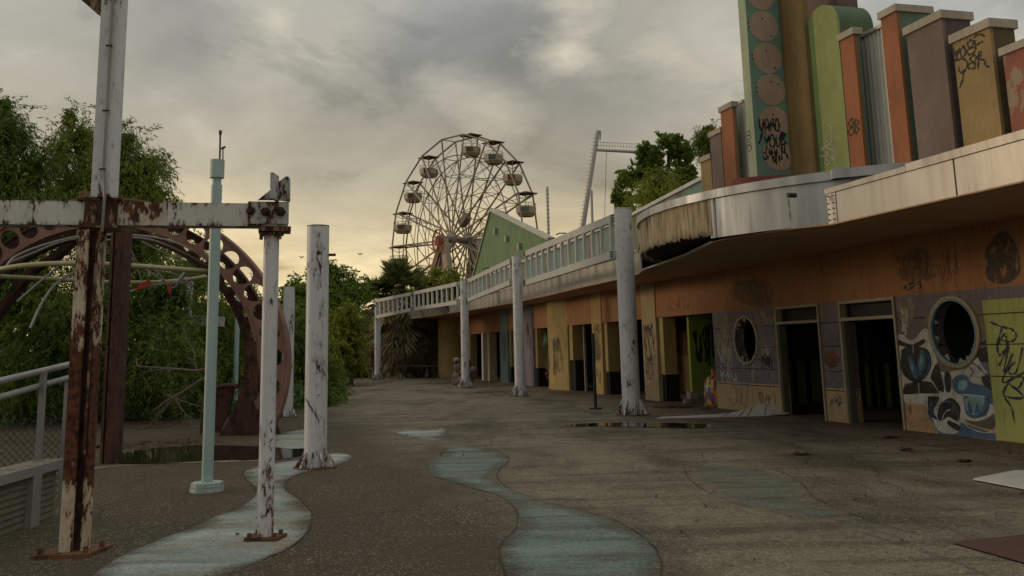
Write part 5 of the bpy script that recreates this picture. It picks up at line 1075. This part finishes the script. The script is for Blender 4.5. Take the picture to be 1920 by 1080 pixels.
# ================================================================== DISTANT RIDE + MAST
YR=120.
rd=thing('ride_tower','leaning grey lattice ride tower with a railed arm far behind the arcade','ride',(D(1095,420,YR)[0],YR,0))
m_far=plain('far_grey_steel',(.42,.42,.41),.6)
a,b=D(1083,500,YR),D(1121,246,YR); a=a+(a-b)*.72; a[2]=0; mb=MB(); mb.cyl(a,b,[.40][0],14,.26); part(mb,'tower_leg',m_far,rd)
mb=MB()
for i in range(60):
    p=a+(b-a)*(i/60.); 
    if p[2]>4: mb.bar(p+np.array([-.52,0,0]),p+np.array([-.25,0,.08]),.06,.07)
part(mb,'ladder_rungs',m_far,rd)
mb=MB(); c=D(1125,250,YR); mb.bar(b,D(1126,247,YR),.2,.3); mb.bar(D(1126,247,YR),D(1125,262,YR),.2,.2); part(mb,'tip_bracket',m_far,rd)
e1,e2=D(1119,281,YR),D(1300,290,YR); mb=MB(); mb.tube([e1,e2],[.20,.25],12); part(mb,'arm',m_far,rd)
mb=MB()
for i in range(34):
    p=e1+(e2-e1)*(i+.5)/34+np.array([0,0,.3]); mb.tube([p,p+np.array([0,0,.75])],.03,4,False)
for z in(.6,1.05): mb.tube([e1+np.array([0,0,z]),e2+np.array([0,0,z])],.03,4,False)
part(mb,'arm_railing',m_far,rd)
mb=MB(); p=D(1109,357,YR-1); q=D(1109,430,YR-1); q[2]=0; mb.cyl(q,p,.16,8); part(mb,'prop_strut',m_far,rd)
mb=MB(); p=D(1137,284,YR); q=D(1133,430,YR); mb.tube([p,q],.03,4); part(mb,'cable',m_dark,rd)
g=D(1027,500,100); ms=thing('thin_mast','thin grey serrated mast rising behind the green gable','mast',(g[0],g[1],0)); mb=MB(); p=D(1026,350,100.); mb.cyl((p[0],p[1],0),p,.12,8); part(mb,'pole',m_far,ms); mb=MB()
for i in range(30):
    q=np.array([p[0],p[1],6+i*(p[2]-6)/30]); mb.bar(q-np.array([.2,0,0]),q+np.array([.2,0,0]),.06,.08)
part(mb,'rungs',m_far,ms)
# birds
for i,(x,y,l) in enumerate([(675,477,'small dark bird flying left of the ferris wheel'),(565,483,'tiny bird flying between the slim pole and the thick column')]):
    c=D(x,y,60); mb=MB(); mb.sphere(c,(.08,.035,.035),8,6)
    for sg in(-1,1): mb.prism([c+np.array(v) for v in((0,-.03,0),(sg*.1,-.02,.09),(sg*.17,.02,.06),(sg*.09,.05,.05),(0,.04,0))],(0,0,.012))
    mb.prism([c+np.array(v) for v in((.08,-.02,0),(.2,-.04,-.02),(.2,.04,-.02),(.08,.02,0))],(0,0,.01)); rec(mb,'bird',m_dark,l,'bird')
# ================================================================== VEGETATION
def leaves_obj(name,mat,parent,c,ax,ln,wd,org):
    n=len(c); ax/=np.linalg.norm(ax,axis=1)[:,None]+1e-9; rv=RS.normal(size=(n,3)); b=np.cross(ax,rv); b/=np.linalg.norm(b,axis=1)[:,None]+1e-9
    ln=ln[:,None];wd=wd[:,None]; nn=np.cross(ax,b)
    v=np.stack([c-ax*ln/2,c-ax*ln*.05+b*wd/2+nn*wd*.15,c+ax*ln/2,c-ax*ln*.05-b*wd/2+nn*wd*.15],1).reshape(-1,3)-org
    me=bpy.data.meshes.new(name); me.vertices.add(4*n); me.vertices.foreach_set('co',v.astype(np.float32).ravel()); me.loops.add(4*n); me.loops.foreach_set('vertex_index',np.arange(4*n,dtype=np.int32)); me.polygons.add(n)
    me.polygons.foreach_set('loop_start',np.arange(0,4*n,4,dtype=np.int32)); me.polygons.foreach_set('loop_total',np.full(n,4,np.int32)); me.materials.append(mat); me.update(calc_edges=True); me.validate()
    o=bpy.data.objects.new(name,me); COL.objects.link(o); o.parent=parent; return o
def tree(name,label,cat,base,crowns,n,mat,ln=.16,wd=.035,droop=.7,twig=.7,per=16,tr=.12,group=None,core=.12,trunk=True,clump=.30):
    """crowns: (px,py,rx,ry,Y) ellipsoids given by where they stand in depth Y"""
    org=np.array([base[0],base[1],0.]); t=thing(name,label,cat,org,group)
    E=[(D(x,y,Y),np.array([rx*Y/F,rx*Y/F*.9,ry*Y/F])) for x,y,rx,ry,Y in crowns]
    wt=np.array([e[1][0]*e[1][2] for e in E]); wt/=wt.sum(); C=[];A_=[];LN=[];WD=[]
    for (c,r),w in zip(E,wt):
        k=max(4,int(n*w/per)); # twigs
        # clumps first so that the crown is uneven
        ncl=max(5,int(k/14)); d=RS.normal(size=(ncl,3)); d/=np.linalg.norm(d,axis=1)[:,None]; cc=c+d*r*(RS.uniform(.35,1.0,size=(ncl,1))**.6)
        pick=RS.randint(0,ncl,size=k); cs=min(r)*clump; s=cc[pick]+RS.normal(size=(k,3))*cs
        out=(s-c)/r; td=out/(np.linalg.norm(out,axis=1)[:,None]+1e-6)*.55+RS.normal(size=(k,3))*.45; td[:,2]+= .15-droop*.9
        td/=np.linalg.norm(td,axis=1)[:,None]
        tl=RS.uniform(.4,1.2,size=k)*twig
        for j in range(per):
            f=(j+RS.uniform(0,1,size=k))/per; p=s+td*(tl*f)[:,None]; p[:,2]-=droop*.45*(tl*f*f); p+=RS.normal(size=(k,3))*ln*.18
            la=td+RS.normal(size=(k,3))*.55; la[:,2]-=droop*.6
            C.append(p);A_.append(la);LN.append(RS.uniform(.6,1.2,size=k)*ln);WD.append(RS.uniform(.6,1.2,size=k)*wd)
        kc=int(n*w*core); d=RS.normal(size=(kc,3)); d/=np.linalg.norm(d,axis=1)[:,None]; p=c+d*r*(RS.uniform(0,1,size=(kc,1))**.5)*.62; C.append(p);A_.append(RS.normal(size=(kc,3)));LN.append(np.full(kc,ln*1.5));WD.append(np.full(kc,wd*3.))  # larger inner leaves added to block light through the crown
    C=np.concatenate(C);A_=np.concatenate(A_);LN=np.concatenate(LN);WD=np.concatenate(WD)
    ok=C[:,2]>.05; C,A_,LN,WD=C[ok],A_[ok],LN[ok],WD[ok]
    leaves_obj('crown',mat,t,C,A_,LN,WD,org)
    if trunk:
        mb=MB(); b0_=np.array([base[0],base[1],-.03]); ctr_=sum(e[0]*w for e,w in zip(E,wt)); zf=max(.6,min(e[0][2] for e in E)*.55)
        fork=b0_+(ctr_-b0_)*.25; fork[2]=zf; mb.tube(smooth([b0_,b0_*.5+fork*.5+np.array([tr*.5,0,0]),fork],4),[tr*1.25-tr*.35*i/8 for i in range(9)],10)
        for c,r in E:
            mid=(fork+c)/2+RS.normal(size=3)*r*.15; tp=c+np.array([0,0,r[2]*.55])
            q=smooth([fork,mid,c,tp],4); m=len(q); mb.tube(q,[tr*.75*(1-i/m)+.012 for i in range(m)],7)
            for j in range(6):
                d=RS.normal(size=3); d/=np.linalg.norm(d); d[2]=abs(d[2])*.6; st_=c+RS.normal(size=3)*r*.12; en=c+d*r*.85; mb.tube([st_,(st_+en)/2+RS.normal(size=3)*.05*r[0],en],[tr*.28,tr*.17,.008],5)
        part(mb,'trunk',m_bark,t)
    return t
GT='willows massed along the left side'
def bxy(x,Y): p=D(x,700,Y); return (p[0],p[1])
tree('willow_tree','tallest willow at the far left edge','tree',bxy(-30,26),[(5,215,28,55,26),(-25,190,25,45,26),(30,265,38,40,26),(62,310,30,30,26),(-30,330,90,120,26),(45,350,45,65,25.5),(-90,260,80,120,26.5),(15,450,95,80,25.5),(100,390,50,50,25.5)],42000,lf_willow2,.17,.034,.85,.9,group=GT)
tree('willow_tree','willow with yellow tips standing behind the white upper post','tree',bxy(190,28),[(130,225,20,32,28),(150,260,26,40,28),(120,290,25,40,28),(235,270,28,35,28),(205,310,52,65,28),(275,310,26,26,28),(250,330,55,60,27.5),(150,360,70,70,27.5),(285,372,48,35,27.5),(225,400,90,45,27)],34000,lf_willow,.17,.034,.8,.8,group=GT)
tree('willow_tree','dense low willow spreading behind the handrail','tree',bxy(60,25),[(30,560,130,100,25),(120,620,90,110,24.5),(-90,560,110,130,25),(30,700,120,50,24)],42000,lf_willow2,.17,.036,.8,.8,group=GT)
tree('willow_tree','willow filling the middle of the rusty arch','tree',bxy(270,27),[(250,480,75,65,27),(300,560,80,80,26.5),(210,600,70,90,26),(300,670,95,60,25)],36000,lf_willow2,.17,.035,.85,.9,group=GT)
tree('willow_tree','willow between the mint pole and the rusty arch foot','tree',bxy(400,29),[(360,520,55,60,29),(400,610,75,75,28.5),(350,650,75,70,28),(430,690,60,50,28)],26000,lf_willow,.17,.035,.8,.8,group=GT)
tree('willow_tree','willow just behind the slim white pole','tree',bxy(500,31),[(480,620,45,60,31),(520,660,50,70,31),(560,640,35,70,32),(580,700,40,45,31),(610,740,18,28,29)],20000,lf_willow2,.17,.036,.7,.7,group=GT)
tree('shade_tree','leafy tree beside the thick cut-off column','tree',bxy(640,50),[(560,560,25,40,48),(618,515,24,34,50),(655,545,26,34,50),(600,590,38,50,49),(640,600,34,55,49),(575,620,40,60,48)],30000,lf_broad,.2,.08,.35,.8,tr=.2)
tree('bushy_tree','yellow green feathery tree left of the palm','tree',bxy(655,46),[(650,600,20,34,46),(642,640,26,45,46),(660,655,20,40,46),(625,670,22,36,45)],16000,lf_lime,.18,.045,.6,.55,tr=.15)
tree('broadleaf_tree','rounded broadleaf tree rising behind the arcade roof','tree',bxy(1240,42),[(1255,262,26,16,42),(1225,290,32,22,42),(1275,290,24,24,42),(1210,330,40,32,42),(1265,345,45,40,42),(1295,325,18,30,42),(1175,370,22,22,42),(1300,380,30,30,42)],17000,lf_broad,.2,.12,.2,.35,tr=.2,core=.03,clump=.17)
tree('bushy_tree','yellow green willow in front of the broadleaf tree behind the roof','tree',bxy(1235,38),[(1240,345,34,30,38),(1225,380,45,35,38),(1270,370,30,30,38)],11000,lf_lime,.15,.03,.8,.7,tr=.12)
tree('willow_tree','drooping willow tip left of the orange pylon','tree',bxy(1345,44),[(1328,245,18,16,44),(1345,270,20,28,44),(1320,262,9,16,44)],6000,lf_willow,.2,.045,.95,.9,tr=.14)
tree('shrub','low green tree top seen under the ferris wheel','tree',bxy(840,80),[(820,530,42,16,80),(860,540,40,20,80),(790,560,35,25,80)],8000,lf_lime,.35,.16,.3,1.,tr=.2)
tree('shrub','large dark shrub left of the round yellow column','shrub',bxy(800,55),[(805,660,32,36,62),(770,690,50,20,61.5),(815,692,30,22,61),(822,630,20,36,63)],22000,lf_dark,.22,.09,.4,.7,tr=.08)
tree('shrub','dark shrub at the foot of the farthest column','shrub',bxy(700,55),[(690,688,45,20,61),(740,694,40,16,61),(650,690,35,20,60)],15000,lf_dark,.2,.07,.3,.6,tr=.06)
tree('shrub','green shrub at the foot of the thick cut-off column','shrub',bxy(608,31),[(612,720,16,38,31),(600,750,20,20,30)],5000,lf_willow2,.15,.035,.6,.6,tr=.04)
# grasses / weeds at plaza edge
def weeds(name,label,x0,x1,y,n,seed,Yj=1.5,mat=lf_willow2):
    r=np.random.RandomState(seed); xs=r.uniform(x0,x1,n); P=np.array([G(x,y)-np.array([0,-r.uniform(0,Yj),0]) for x in xs]); P[:,2]=.12
    A_=r.normal(size=(n,3))*.4; A_[:,2]=1.; t_o=thing(name,label,'weeds',P.mean(0)*np.array([1,1,0])); t_o['kind']='stuff'; o=leaves_obj('blades',mat,t_o,P,A_,r.uniform(.15,.5,n),r.uniform(.015,.04,n),ORG[t_o.name]); o['kind']='stuff'
weeds('weeds','weeds and grass along the left plaza edge',-200,560,766,9000,1,3); weeds('weeds','weeds along the far plaza edge',600,850,708,7000,2,4)
# palms with dead skirts
def palm(x,yt,Y,label,r1=1.,skirt=1.,green=1.):
    top=D(x,yt,Y); t=thing('palm_tree',label,'tree',(top[0],top[1],0),'palms with skirts of dead fronds'); org=ORG[t.name]
    mb=MB(); mb.tube([(top[0],top[1],0),(top[0]+.1,top[1],top[2]*.5),top],[.32,.27,.25],10); part(mb,'trunk',m_bark,t)
    def fronds(n,el0,el1,ln_,drp,mat,name,z0,z1):
        C=[];A_=[];LN=[];WD=[]
        for k in range(n):
            a=RS.uniform(0,2*PI); el=math.radians(RS.uniform(el0,el1)); d=np.array([math.cos(a)*math.cos(el),math.sin(a)*math.cos(el),math.sin(el)]); l=ln_*RS.uniform(.7,1.15); s=top+np.array([0,0,RS.uniform(z0,z1)])
            m=26; e=s+d*l*.55; e[2]-=drp*.3*l
            C.append(s+(e-s)*.5);A_.append(e-s);LN.append(np.linalg.norm(e-s));WD.append(.06)
            side=np.cross(d,[0,0,1.]); side/=np.linalg.norm(side)+1e-6
            for j in range(m):
                f=(j/(m-1)-.5)*2; fd=d*math.cos(f*1.3)+side*math.sin(f*1.3)+RS.normal(size=3)*.08; fd[2]-=drp*.6; fd/=np.linalg.norm(fd); fl_=l*.6*(1-.25*abs(f)); C.append(e+fd*fl_/2);A_.append(fd);LN.append(fl_);WD.append(.11)
        return leaves_obj(name,mat,t,np.array(C),np.array(A_),np.array(LN),np.array(WD),org)
    fronds(int(46*green),-15,80,1.5*r1,.4,lf_palm,'crown',-.2,.2); fronds(int(120*skirt),-80,-15,1.9*r1,.5,lf_dead,'dead_skirt',-2.8,-.1); fronds(int(60*skirt),-85,-50,1.7*r1,.6,lf_dead,'dead_skirt',-4.0,-2.2)
palm(752,535,57.5,'largest shaggy palm with hanging dead fronds behind the far end of the railing',1.15,1.3); palm(712,552,58.5,'shaggy palm left of the largest one',.95,1.); palm(800,566,58,'smaller palm right of the largest one, under the ferris wheel',.85,.8)
# distant woods closing the view
C=[];n=26000; xs=RS.uniform(-90,70,n); ys=RS.uniform(74,92,n); hh=(2.4+1.8*np.sin(xs*.21)+1.3*np.sin(xs*.53+1)+1.2*np.sin(xs*.11+2))*1.0+1.0; hh=np.clip(hh,1.8,6.); zs_=RS.uniform(0,1,n)**.8*hh
P=np.stack([xs,ys,zs_],1); A_=RS.normal(size=(n,3)); wt_=thing('far_woods','dark far woods closing the view behind the plaza','woods',(-10,80,0)); wt_['kind']='stuff'; o=leaves_obj('foliage',lf_dark,wt_,P,A_,np.full(n,.7),np.full(n,.5),ORG[wt_.name]); o['kind']='stuff'
# low ground cover under the willows
n=15000; xs=RS.uniform(-26,-6,n); ys=RS.uniform(24.5,36,n); P=np.stack([xs,ys,RS.uniform(0,.8,n)**1.5],1); gt=thing('undergrowth','dark undergrowth beneath the willows','undergrowth',(-15,28,0)); gt['kind']='stuff'; o=leaves_obj('foliage',lf_dark,gt,P,RS.normal(size=(n,3)),RS.uniform(.15,.35,n),RS.uniform(.06,.12,n),ORG[gt.name]); o['kind']='stuff'
# bleached dead branch
def twigs(mb,p,d,l,r,dep,rs):
    q=[p]; 
    for i in range(5): d=d+rs.normal(size=3)*.14; d/=np.linalg.norm(d); q.append(q[-1]+d*l/5)
    mb.tube(q,[r*(1-.5*i/5) for i in range(6)],5)
    if dep>0:
        for k in range(4):
            i=rs.randint(1,6); dd_=d+rs.normal(size=3)*.7; dd_[2]-=.15; dd_/=np.linalg.norm(dd_); twigs(mb,q[i],dd_,l*.55,r*.5,dep-1,rs)
rs=np.random.RandomState(4); mb=MB(); twigs(mb,D(395,705,22),np.array([-1,-.1,-.25]),1.5,.03,3,rs); twigs(mb,D(395,690,22.5),np.array([-1,.1,.02]),1.6,.028,3,rs)
mb.v=[(x,y,max(z,.02)) for x,y,z in mb.v]; rec(mb,'dead_branch',m_deadw,'bleached bare branches sprawling beside the foot of the rusty arch','branch')
# little wooden fence remains and a low wall in the far bushes
g=G(790,712); lf=thing('low_fence','low broken grey rail fence in the far shrubs','fence',g); 
for x in(755,785,812): a=G(x,711); mb=MB(); mb.bar(a,a+np.array([0,0,.8]),.045,.045); part(mb,'post',m_dark,lf)
mb=MB(); mb.bar(G(745,711)+np.array([0,0,.75]),G(822,711)+np.array([0,0,.7]),.035,.035); part(mb,'rail',m_bark,lf)
hb=thing('far_stall','grey flat-roofed stall half hidden in the far shrubs','building',(D(815,650,62)[0],62,0)); mb=MB(); a=D(775,700,62);b=D(860,630,62); mb.box((a[0],62,0),(b[0],64,b[2])); part(mb,'wall',plain('stall_wall',(.12,.1,.08)),hb); mb=MB(); mb.box((a[0]-.4,61.5,b[2]+.01),(b[0]+.4,64.5,b[2]+.25)); part(mb,'roof',plain('stall_roof',(.2,.18,.15)),hb)
# ================================================================== SKY + LIGHT
w=bpy.data.worlds.new('World'); SC.world=w; w.use_nodes=True; nt=w.node_tree; nt.nodes.clear()
class WT(NT):
    def __init__(s): s.t=nt; s.n=nt.nodes; s.l=nt.links; tc=s.n.new('ShaderNodeTexCoord'); s.pos=tc.outputs['Generated']
W_=WT(); SA,SE=math.radians(-74),math.radians(9)
sky=W_.n.new('ShaderNodeTexSky'); sky.sky_type='NISHITA'; sky.sun_disc=False; sky.sun_elevation=SE; sky.sun_rotation=SA; sky.air_density=1.5; sky.dust_density=3
x,y,z=W_.sep(); zc_=W_.math('MAXIMUM',z,0.0)
den=W_.math('ADD',zc_,.12); cmb=W_.n.new('ShaderNodeCombineXYZ'); W_.l.new(W_.math('DIVIDE',x,den),cmb.inputs[0]); W_.l.new(W_.math('DIVIDE',y,den),cmb.inputs[1])
v=cmb.outputs[0]
n1=W_.noise(.62,9,.56,W_.mapv((1,.75,1),(0,0,.35),v,(1.7,3.1,0)),.6); n2=W_.noise(1.9,8,.6,W_.mapv((1,.6,1),(0,0,.5),v,(4,1,0)),.4)
cl_=W_.math('ADD',W_.math('MULTIPLY',n1,.72),W_.math('MULTIPLY',n2,.28))
# overcast colour by height
base=W_.ramp(zc_,[(0,(.72,.55,.28)),(.10,(.60,.48,.27)),(.18,(.37,.325,.24)),(.30,(.215,.212,.196)),(.5,(.38,.375,.36)),(1,(.74,.70,.60))])
glow=W_.n.new('ShaderNodeVectorMath'); glow.operation='DOT_PRODUCT'; W_.l.new(W_.pos,glow.inputs[0]); ga_=math.radians(-16); glow.inputs[1].default_value=(math.sin(ga_),math.cos(ga_),.05)
gl=W_.ramp(glow.outputs['Value'],[(.80,0),(.99,1)]); lowz=W_.ramp(zc_,[(.03,1),(.2,0)])
base=W_.mix(W_.math('MULTIPLY',W_.math('SUBTRACT',1,gl),.55),base,W_.ramp(zc_,[(0,(.31,.27,.205)),(.3,(.195,.195,.185)),(.5,(.38,.375,.36)),(1,(.74,.70,.60))]))
dark=W_.ramp(cl_,[(.36,.66),(.47,.92),(.56,1.2),(.66,1.9)]); colr=W_.mix(1.,base,dark,'MULTIPLY')
brt=W_.ramp(cl_,[(.60,0),(.70,1)]); colr=W_.mix(W_.math('MULTIPLY',brt,.35),colr,(.42,.39,.32))
wn=W_.n.new('ShaderNodeTexNoise'); wn.inputs['Scale'].default_value=5; wn.inputs['Detail'].default_value=7; wn.inputs['Roughness'].default_value=.6; W_.l.new(W_.mapv((1,1,2.2)),wn.inputs['Vector'])
wa=W_.n.new('ShaderNodeVectorMath'); wa.operation='MULTIPLY_ADD'; W_.l.new(wn.outputs['Color'],wa.inputs[0]); wa.inputs[1].default_value=(.22,.22,.22); W_.l.new(W_.pos,wa.inputs[2])
wsb=W_.n.new('ShaderNodeVectorMath'); wsb.operation='SUBTRACT'; W_.l.new(wa.outputs[0],wsb.inputs[0]); wsb.inputs[1].default_value=(.11,.11,.11)
acc=0
for bx,by,rad,st_ in ((1100,60,.045,1.),(1150,85,.04,.7),(1265,108,.055,.9),(1330,60,.10,.5),(1215,40,.09,.4),(545,25,.05,.6),(640,35,.06,.45),(915,195,.045,.5),(480,70,.06,.35),(60,30,.12,.25),(640,420,.08,.3)):
    dv=ray(bx,by); dv=dv/np.linalg.norm(dv); dn=W_.n.new('ShaderNodeVectorMath'); dn.operation='DISTANCE'; W_.l.new(wsb.outputs[0],dn.inputs[0]); dn.inputs[1].default_value=tuple(dv)
    q=W_.math('MULTIPLY',W_.remap(dn.outputs['Value'],rad*1.5,0,0,1),st_); acc=q if isinstance(acc,int) else W_.math('MAXIMUM',acc,q)
colr=W_.mix(acc,colr,(.62,.56,.43))
acc=0
for bx,by,rad,st_ in ((1190,150,.09,.55),(760,60,.12,.3),(1010,110,.10,.35),(300,120,.12,.2),(620,300,.12,.25),(1120,330,.08,.2)):
    dv=ray(bx,by); dv=dv/np.linalg.norm(dv); dn=W_.n.new('ShaderNodeVectorMath'); dn.operation='DISTANCE'; W_.l.new(wsb.outputs[0],dn.inputs[0]); dn.inputs[1].default_value=tuple(dv)
    q=W_.math('MULTIPLY',W_.remap(dn.outputs['Value'],rad*1.4,0,0,1),st_); acc=q if isinstance(acc,int) else W_.math('MAXIMUM',acc,q)
colr=W_.mix(acc,colr,(.115,.12,.118))
gap=W_.ramp(n2,[(.30,1),(.40,0)]); 
nb=W_.n.new('ShaderNodeMix'); nb.data_type='RGBA'; W_.link(W_.math('MULTIPLY',gap,.45),nb.inputs[0]); W_.l.new(colr,nb.inputs[6]); skm=W_.mix(1.,sky.outputs[0],(.06,.06,.06),'MULTIPLY'); W_.l.new(skm,nb.inputs[7])
bgA=W_.n.new('ShaderNodeBackground'); W_.l.new(nb.outputs[2],bgA.inputs[0]); bgA.inputs[1].default_value=1.0
bgB=W_.n.new('ShaderNodeBackground'); W_.l.new(sky.outputs[0],bgB.inputs[0]); bgB.inputs[1].default_value=.05*.1
ad=W_.n.new('ShaderNodeAddShader'); W_.l.new(bgA.outputs[0],ad.inputs[0]); W_.l.new(bgB.outputs[0],ad.inputs[1]); wo=W_.n.new('ShaderNodeOutputWorld'); W_.l.new(ad.outputs[0],wo.inputs[0])
sd=bpy.data.lights.new('sun','SUN'); sd.energy=.6; sd.angle=math.radians(10); sd.color=(1,.76,.5); so=bpy.data.objects.new('sun',sd); COL.objects.link(so)
sdir=Vector((math.sin(SA)*math.cos(SE),math.cos(SA)*math.cos(SE),math.sin(SE))); so.rotation_euler=sdir.to_track_quat('Z','Y').to_euler()
so.location=(-20,10,20)
vs=SC.view_settings; vs.view_transform='Standard'; vs.look='None'; vs.gamma=1; vs.exposure=.42; vs.use_curve_mapping=False
SC.cycles.max_bounces=6; SC.cycles.use_denoising=True
